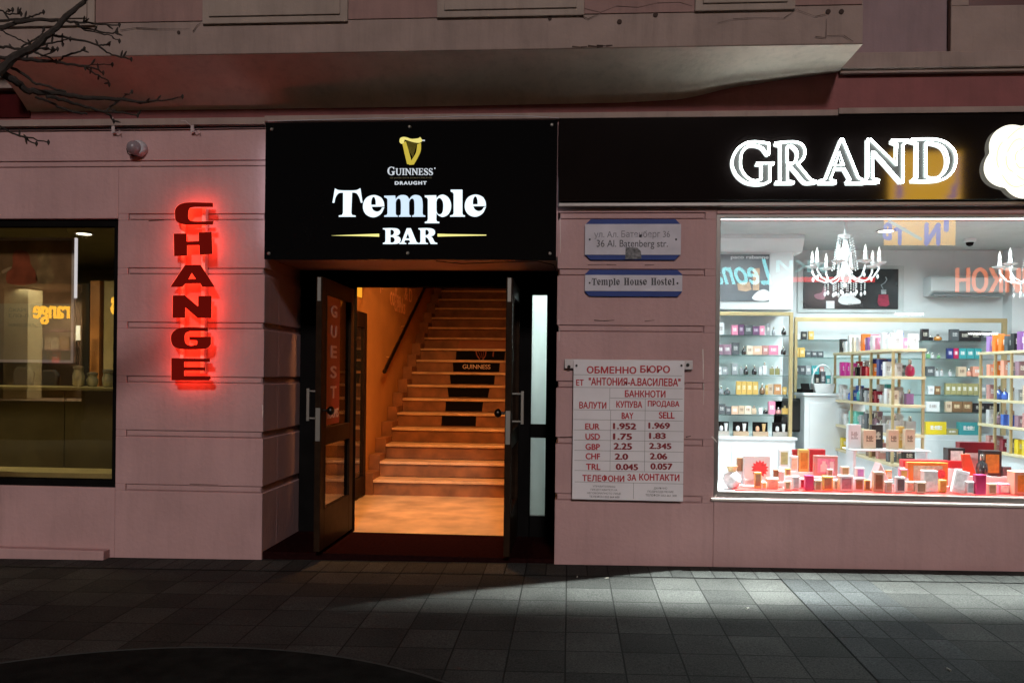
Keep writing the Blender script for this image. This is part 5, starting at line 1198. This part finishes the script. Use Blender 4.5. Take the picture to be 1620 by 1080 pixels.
# acrylic tray with beige cartons in front of the gondola
TY = 1.05; tz = pt(1400, 710, TY).z
t = thing('display_table', (pt(1400, 710, TY).x, TY, .06), 'white display table before the middle gondola', 'table')
a, b = pt(1341, 710, TY), pt(1465, 710, TY)
MB().box(a.x, b.x, TY-.1, TY+.14, tz-.012, tz-.0005).build('top', WHITEBOX, t, .003); 
for x in (a.x+.02, b.x-.04):
    MB().box(x, x+.02, TY-.08, TY+.1, .061, tz-.013).build('leg', WHITEBOX, t)
for u0, v0, u1, Y, c, lab in ((1342,672,1362,TY,'white','big white carton on the white display table'),(1366,680,1386,TY-.02,'beige','beige carton on the white display table beside the black one'),(1379,673,1397,TY+.07,'black','black carton on the white display table'),(1406,679,1422,TY-.02,'beige','middle beige carton on the white display table'),(1421,675,1431,TY+.07,'gold','gold carton between two beige ones on the white display table'),(1432,678,1448,TY-.02,'beige','beige carton at the right of the white display table')):
    a, b = pt(u0, 709.5, Y), pt(u1, v0, Y); item('box', c, a.x, b.x, Y, tz, b.z-a.z, lab, 'cartons on the display table', .06)
p, q = pt(1432, 734, .98), pt(1460, 714, .98)
# chandeliers
def chandelier(x, y, label):
    t = thing('chandelier', (x, y, CZ), label, 'chandelier', 'white chandeliers in the perfumery')
    zb = pt(1336, 437, y).z
    CW = mat('white_chandelier', (.82, .84, .84), .2, var=.02, coat=.4)
    zt = zb + .40
    MB().tube([(x, y, CZ-.001), (x, y, zt-.02)], .013, 8).build('rod', CW, t); MB().lathe([(.05, -.001), (.045, -.02), (.01, -.03)], (x, y, CZ), 16).build('canopy', CW, t, smooth=True)
    MB().lathe([(.012, .33), (.06, .36), (.065, .375), (.02, .38)], (x, y, zb), 18).build('cap', CW, t, smooth=True)
    MB().lathe([(.012, -.06), (.03, -.03), (.06, .0), (.07, .03), (.04, .06), (.025, .12), (.04, .16), (.05, .2), (.03, .26), (.012, .329)], (x, y, zb), 16).build('body', CW, t, smooth=True)
    CR = mat('crystal', (.86, .90, .90), .25, var=.03)
    for k in range(8):
        a = k*math.pi/4+.3; c, s = math.cos(a), math.sin(a)
        arm = MB(); arm.tube([(x+c*r, y+s*r, zb+z) for r, z in ((.05, .02), (.10, -.03), (.17, -.05), (.24, -.02), (.285, .05), (.285, .085))], .008, 8); A = arm.build('arm', CW, t, smooth=True)
        MB().lathe([(.012, .085), (.058, .10), (.066, .108), (.02, .104), (.016, .11), (.016, .16)], (x+c*.285, y+s*.285, zb), 12).build('candle_cup', CW, A, smooth=True)
        MB().lathe([(.009, .161), (.015, .185), (.012, .21), (.005, .238), (.001, .25)], (x+c*.285, y+s*.285, zb), 10).build('bulb', mat('lit_bulb', (1, 1, .97), emit=1.5), A, smooth=True)
        dr_ = MB()
        for rr_, z0_, n_ in ((.275, .07, 4), (.17, -.07, 4), (.09, -.06, 5)):
            for i in range(n_): dr_.lathe([(.001, -.006), (.006, 0), (.001, .006)], (x+c*rr_, y+s*rr_, zb+z0_-.016*i), 6)
            dr_.lathe([(.002, -.045), (.012, -.028), (.009, -.012), (.001, 0)], (x+c*rr_, y+s*rr_, zb+z0_-.016*n_), 8)
        for i in range(14):
            f_ = i/13; r_ = .06+.05*f_; dr_.lathe([(.001, -.008), (.007, 0), (.001, .008)], (x+c*r_, y+s*r_, zb+.36-.30*f_), 6)
        dr_.build('crystal_string', CR, A, smooth=True)
    MB().lathe([(.001, -.11), (.018, -.09), (.015, -.07), (.004, -.061)], (x, y, zb), 10).build('finial', CR, t, smooth=True)
    return t
ch1 = chandelier(pt(1336.5, 437, 1.7).x, 1.7, 'white candle chandelier hanging in the middle of the perfumery window')
copy_thing(ch1, (pt(1640, 430, 1.7).x-pt(1336.5, 437, 1.7).x, 0, 0), 'white candle chandelier cut off by the right edge of the picture')
# shop lighting: LED strip over the window, ceiling panels
sl = thing('led_strip', (3, .13, RZ1-.02), 'thin white LED strip along the top of the perfumery window', 'light')
MB().box(WR0+.04, WR1, .085, .125, RZ1-.017, RZ1-.006).build('housing', WHITEBOX, sl); MB().box(WR0+.045, WR1, .09, .12, RZ1-.0205, RZ1-.0172).build('diffuser', mat('white_led_diffuser', (.95, 1, 1), emit=5), sl)
SHOPC = (.82, .97, 1.0)
for i, (x, y, lab) in enumerate(((1.9, 1.3, 'round recessed light near the left of the perfumery ceiling'), (3.1, 2.4, 'round recessed light towards the back of the perfumery ceiling'), (3.4, .9, 'round recessed light near the window in the perfumery ceiling'), (4.6, 1.6, 'round recessed light at the right of the perfumery ceiling'))):
    downlight(x, y, CZ-.001, lab, .07)
    area('shop_ceiling_light', (x, y, CZ-.03), (0, 0, 0), {0: .5}[0], (60 if i == 0 else 54), SHOPC, 165)
for x, tx, e, lab in ((2.04, .6, 460, 'small display spot over the left of the perfumery window'), (2.95, 2.5, 190, 'small display spot over the middle of the perfumery window'), (4.0, 3.8, 190, 'small display spot over the right of the perfumery window')):
    downlight(x, .44, CZ-.001, lab, .04)
    area('display_spot_light', (x, .42, CZ-.02), Vector((tx-x, -1.35, -2.78)).to_track_quat('-Z', 'Y').to_euler(), .06, e, (.92, 1, .97), 72)

# ------------------------------------------------------------------ across the street (seen only as reflections in the glass)
OY = -14.0; VY = -OY + 2*.052          # mirror image of the far side lies at y = VY
ob = thing('shop_row', (0, OY, 0), 'dark row of shops across the street seen only as a reflection in the windows', 'building')
DKW = mat('dark_street_wall', (.03, .025, .025), .8)
rl, rrr = pt(-60, 500, VY).x, pt(118, 500, VY).x; rz0, rz1 = .5, pt(60, 448, VY).z
m = MB(); m.box(rl, rrr, OY-.3, OY, rz1, rz1+.1); m.box(rl, rrr, OY-.3, OY, -.8, rz0)
m.build('wall', DKW, ob)
m = MB(); m.box(rl-.1, rrr+.1, OY-2.6, OY-2.5, 0, rz1+.05); m.box(rl-.1, rl, OY-2.5, OY-.3, 0, rz1+.05); m.box(rrr, rrr+.1, OY-2.5, OY-.3, 0, rz1+.05); m.box(rl, rrr, OY-2.5, OY-.3, rz1, rz1+.05); m.box(rl, rrr, OY-2.5, OY-.3, rz0-.1, rz0)
m.build('room', mat('plum_room_paint', (.22, .14, .10), .7), ob)
def refl_text(name, s, u0, v0, u1, v1, m, label, bold=.02, Y=OY+.05, shear=0):
    a, b = pt(u0, v1, VY-.05), pt(u1, v0, VY-.05)
    t = thing(name, (a.x, Y, a.z), label, 'sign')
    textfit('lettering', s, (b.x, Y, a.z), (a.x-b.x, 0, 0), (0, 0, b.z-a.z), m, t, bold, .06, 1, shear)
    return t
refl_text('street_sign', 'range', 52, 484, 109, 513, mat('yellow_neon', (1, .46, .03), emit=11), 'yellow word reflected mirrored in the left window', .012)
refl_text('street_sign', 's', 175, 470, 184, 497, MATS['yellow_neon'], 'yellow fragment of a sign reflected at the right edge of the left window', .05)
refl_text('street_sign', 'ХЕЛИКОН', 1512, 424, 1690, 463, mat('orange_neon', (1, .20, .04), emit=7), 'orange Cyrillic word reflected mirrored in the perfumery window', .012)
refl_text('street_sign', 'Leonardo', 1070, 410, 1222, 450, mat('cyan_neon', (.25, .85, .90), emit=8), 'turquoise word reflected mirrored across the grey poster', .012, shear=.45)
refl_text('street_sign', 'УКИ', 1228, 412, 1312, 430, mat('pale_cyan_neon', (.30, .75, .78), emit=3), 'faint turquoise capitals reflected mirrored beside the chandelier', .01)
a, b = pt(1245, 446, VY), pt(1383, 439, VY)
tag(box('street_sign', mat('red_neon', (1, .04, .04), emit=6), (a.x, b.x, OY+.001, OY+.06, a.z, b.z)), 'red light bar reflected across the black poster', 'sign')
for u0, u1, v0, v1, lab in ((1415, 1460, 495.5, 498.5, 'short white light bar reflected below the black poster'), (1531, 1577, 526.5, 529.5, 'short white light bar reflected at the right of the back shelves')):
    a, b = pt(u0, v1, VY), pt(u1, v0, VY)
    tag(box('street_sign', mat('white_light_bar', (1, .98, .95), emit=14), (a.x, b.x, OY+.001, OY+.06, a.z, b.z)), lab, 'sign')
a, b = pt(1396, 389, VY), pt(1510, 246, VY)
bn = thing('street_banner', (a.x, OY+.1, a.z), 'yellow banner with blue letters reflected at the top of the perfumery window and fascia', 'banner')
box('sheet', mat('lit_yellow_banner', (.95, .50, .05), emit=6), (a.x, b.x, OY+.08, OY+.1, a.z, b.z), bn)
LB = mat('lit_blue_letter', (.08, .10, .75), emit=5)
def bt(s, u0, v0, u1, v1, m=LB, bold=.05):
    p, q = pt(u0, v1, VY-.12), pt(u1, v0, VY-.12); textfit('lettering', s, (q.x, OY+.12, p.z), (p.x-q.x, 0, 0), (0, 0, q.z-p.z), m, bn, bold, .01)
bt('B', 1396, 352, 1411, 380); bt('T', 1414, 360, 1433, 388); bt('N', 1462, 352, 1488, 389); bt('I', 1493, 342, 1501, 367); bt('E', 1410, 296, 1420, 318); bt('I', 1505, 250, 1508, 300); bt('L', 1490, 296, 1504, 318)
m = MB(); m.tube([(pt(u, v, VY-.14).x, OY+.14, pt(u, v, VY-.14).z) for u, v in ((1405, 349), (1458, 379))], .04, 6); m.build('pen_print', mat('lit_pale_pen', (.75, .85, .8), emit=4), bn)
m = MB(); m.box(a.x, a.x+.06, OY-.05, OY+.079, 4, b.z); m.box(b.x-.06, b.x, OY-.05, OY+.079, 4, b.z); m.build('pole', DKW, bn)
area('far_shop_light', ((rl+rrr)/2, OY-1.2, rz1-.05), (0, 0, 0), 1.4, 480, (1, .84, .5), 170, .8)
# bookshelf in the far shop
bs2x0, bs2x1 = pt(48, 560, VY+2).x, pt(112, 560, VY+2).x
bk = thing('book_shelf', ((bs2x0+bs2x1)/2, OY-2, rz0), 'plum bookshelf of the shop across the street reflected in the poster', 'shelf')
m = MB(); zsh = [pt(60, v, VY+2).z for v in (522, 552, 573)]
for z in zsh: m.box(bs2x0, bs2x1, OY-2.2, OY-1.9, z-.04, z)
m.box(bs2x0, bs2x0+.04, OY-2.2, OY-1.9, rz0, zsh[0]-.041); m.build('frame', mat('plum_wood', (.16, .06, .09), .5), bk)
for i, (u0, u1, c) in enumerate(((46, 53, 'cream'), (55, 64, 'white'), (70, 78, 'beige'), (80, 90, 'cream'), (94, 108, 'brown'))):
    p, q = pt(u0, 552, VY+2.0), pt(u1, 533, VY+2.0)
    tag(box('book', boxmat(PALC[c], (.3, .2, .2)), (p.x, q.x, OY-2.1, OY-2.0, zsh[1]+.001, q.z)), '%s book on the reflected shelf across the street, below the yellow word%s' % (c, ', left' if i == 0 else ''), 'book', 'books across the street')
for u0, u1, c in ((50, 73, 'navy'), (82, 92, 'red')):
    p, q = pt(u0, 572, VY+2.0), pt(u1, 555, VY+2.0)
    tag(box('book', boxmat(PALC[c], (.4, .4, .5)), (p.x, q.x, OY-2.1, OY-2.0, zsh[2]+.001, q.z)), '%s book on the lower reflected shelf across the street' % c, 'book', 'books across the street')
a, b = pt(4, 600, VY+1), pt(44, 450, VY+1)
box('column', mat('pale_column_paint', (.6, .55, .38), .6), (a.x, b.x, OY-1.6, OY-1.0, rz0, rz1-.001), ob)

# ------------------------------------------------------------------ tree at the left, bare branches
BK = mat('dark_bark', (.030, .022, .018), .9, var=.3, scale=30, bump=.5, bscale=80)
tr = thing('tree', (-3.6, -2.5, gz(-3.6, -2.5)), 'bare tree whose dark budding branches reach in at the upper left', 'tree')
def br(pts, Y0, Y1, r0, r1, nm='branch', m_=None):
    n = len(pts); q = []; rs = []
    for i, (u, v) in enumerate(pts):
        f = i/(n-1); p = pt(u, v, Y0+(Y1-Y0)*f); q.append(p + Vector((0, 0, 0))); rs.append((r0+(r1-r0)*f)*.78)
    # resample with a little wander
    out, ro = [], []
    for i in range(n-1):
        for k in range(4):
            t = k/4; out.append(q[i].lerp(q[i+1], t)+Vector([random.uniform(-1, 1)*.004 for _ in range(3)])*(1 if k else 0)); ro.append((rs[i]*(1-t)+rs[i+1]*t)*random.uniform(.92, 1.1))
    out.append(q[-1]); ro.append(rs[-1])
    m = MB(); m.tube(out, ro, 7)
    if r1 < .006:
        e = out[-1]; m.lathe([(.001, -.013), (.006, -.003), (.007, .005), (.001, .014)], e, 7)
        for _ in range(max(1, n//2)):
            i = random.randrange(len(out)//3, len(out)); a = out[i]; d = Vector((random.uniform(-.3, .6), random.uniform(-.3, .3), random.uniform(-.2, 1))).normalized()
            m.tube([a, a+d*.022, a+d*.035], [.004, .005, .002], 5)
    m.build(nm, BK, tr, smooth=True)
Yb = -2.2
c6 = lambda L: [(x/4.5, y/4.5) for x, y in L]
br(c6([(-160,640),(0,510),(110,400),(240,340),(340,250),(420,180),(520,80),(600,15),(680,-90)]), -2.4, -2.1, .030, .011)
br(c6([(-140,180),(0,200),(120,160),(260,140),(400,145),(530,155),(660,168),(850,180)]), -2.3, -2.0, .016, .004)
br(c6([(-150,150),(0,150),(100,140),(200,130),(260,105),(310,88)]), -2.3, -2.1, .010, .004)
br(c6([(530,155),(580,195),(680,215),(800,240),(835,232)]), -2.05, -2.0, .007, .004)
br(c6([(560,185),(620,220),(720,240),(800,260),(850,295)]), -2.05, -2.0, .006, .003)
br(c6([(360,250),(470,268),(580,290),(700,325),(780,380),(860,410),(935,425)]), -2.2, -2.0, .008, .004)
br(c6([(700,325),(740,320),(778,315)]), -2.05, -2.0, .005, .0045)
br(c6([(-120,420),(0,410),(150,420),(300,435),(450,450),(560,470),(650,480),(735,520)]), -2.3, -2.0, .013, .005)
br(c6([(610,480),(680,530),(770,575),(778,605)]), -2.05, -2.0, .006, .004)
br(c6([(560,470),(680,460),(800,463)]), -2.05, -2.0, .004, .003)
br(c6([(420,430),(470,400),(560,370),(600,350)]), -2.1, -2.05, .006, .0055)
br(c6([(-90,400),(-20,340),(60,335),(150,350),(240,370),(330,400),(400,440)]), -2.3, -2.15, .010, .004)
br(c6([(-60,170),(0,215),(90,260),(170,300),(250,340)]), -2.3, -2.2, .005, .004)
br(c6([(150,340),(230,290),(300,240),(312,210)]), -2.25, -2.2, .006, .004)
br(c6([(250,335),(340,310),(440,295),(500,280)]), -2.25, -2.1, .007, .003)
br(c6([(440,300),(445,275),(447,318)]), -2.15, -2.1, .004, .003)
br(c6([(-150,430),(-20,500),(100,570),(180,640),(300,660),(430,665),(560,690),(700,700),(860,705),(1000,735),(1060,728)]), -2.4, -1.9, .026, .006)
br(c6([(860,705),(1010,727),(1150,718),(1300,690)]), -2.0, -1.9, .008, .004)
br(c6([(60,470),(170,530),(260,600),(380,630),(470,655)]), -2.3, -2.2, .009, .006)
br(c6([(330,690),(450,710),(560,745),(740,795),(880,800),(980,825)]), -2.25, -1.95, .012, .004)
br(c6([(740,795),(790,830),(810,865)]), -2.0, -1.95, .009, .004)
br(c6([(750,790),(820,740),(890,680),(940,655)]), -2.0, -1.9, .006, .003)
br(c6([(250,690),(340,720),(440,770),(540,800),(620,812)]), -2.25, -2.1, .007, .007)
br(c6([(-60,860),(0,900),(70,940),(150,970),(260,1025)]), -2.3, -2.2, .007, .004)
br(c6([(120,960),(200,980),(345,1015)]), -2.25, -2.2, .006, .004)
br(c6([(-80,20),(0,75),(70,105),(150,102)]), -2.3, -2.2, .006, .004)
br(c6([(40,90),(90,72)]), -2.25, -2.2, .004, .003)
br(c6([(200,380),(270,350),(350,350),(410,352)]), -2.2, -2.1, .006, .004)
br(c6([(240,360),(300,400),(360,380),(375,350)]), -2.2, -2.1, .005, .004)
br(c6([(0,260),(-60,230),(-120,235)]), -2.3, -2.3, .004, .004)
br([(-35, 142), (-160, 190), (-330, 270), (-520, 400)], -2.4, -2.5, .035, .08, 'limb')
br([(-30, 95), (-140, 140), (-320, 230), (-515, 330)], -2.4, -2.5, .028, .07, 'limb')
p = pt(-530, 360, -2.5); g0 = gz(p.x-.06, -2.5)
MB().tube([(p.x-.06, -2.5, g0-.1), (p.x-.065, -2.5, g0+.25), (p.x-.05, -2.5, 1.2), (p.x-.02, -2.5, 1.9), (p.x, -2.5, p.z), (p.x-.05, -2.52, p.z+.5), (p.x-.1, -2.5, p.z+1.2)], [.15, .12, .105, .095, .085, .06, .03], 14).build('trunk', BK, tr, smooth=True)
# round disc, darker than the paving, with a thin rim
pc = [ptz(u, v, -.09) for u, v in ((0, 1046), (330, 1026), (690, 1080))]
(ax, ay), (bx, by), (cx, cy) = [(q.x, q.y) for q in pc]
dd = 2*(ax*(by-cy)+bx*(cy-ay)+cx*(ay-by)); ux = ((ax*ax+ay*ay)*(by-cy)+(bx*bx+by*by)*(cy-ay)+(cx*cx+cy*cy)*(ay-by))/dd; uy = ((ax*ax+ay*ay)*(cx-bx)+(bx*bx+by*by)*(ax-cx)+(cx*cx+cy*cy)*(bx-ax))/dd
rad = math.hypot(ax-ux, ay-uy)
m = MB(); m.poly([(ux+rad*math.cos(k*math.pi/60), uy+rad*math.sin(k*math.pi/60), gz(ux+rad*math.cos(k*math.pi/60), uy+rad*math.sin(k*math.pi/60))+.008) for k in range(120)])
struct(m.build('pavement_circle', mat('dark_disc', (.0165, .016, .015), .95, var=.3, scale=8, bump=.8, bscale=120, spec=0)))
m = MB(); m.tube([(ux+rad*math.cos(k*math.pi/60), uy+rad*math.sin(k*math.pi/60), gz(ux+rad*math.cos(k*math.pi/60), uy+rad*math.sin(k*math.pi/60))+.006) for k in range(120)], .007, 6, closed=True)
tag(m.build('kerb_ring', mat('worn_steel_ring', (.024, .0235, .022), .9)), 'thin steel ring round the dark circle in the paving', 'ring')
# litter
for u, v, lab in ((913, 911, 'white cigarette butt on the small pavers under the exchange board'), (957, 913, 'longer white cigarette butt on the small pavers near the pilaster'), (1181, 960, 'cigarette butt on the large pavers below the perfumery window'), (1504, 1054, 'pale paper scrap on the dark paver strip at the lower right')):
    q = ptz(u, v, -.02); x, y = q.x, q.y; z = gz(x, y)+.0095; a = random.uniform(0, 3)
    m = MB(); d = Vector((math.cos(a), math.sin(a), 0)); m.tube([Vector((x, y, z)), Vector((x, y, z))+d*.028], .0042, 7); tag(m.build('cigarette_butt', mat('paper_white', (.26, .24, .21), .9)), lab, 'litter', 'litter on the pavement')
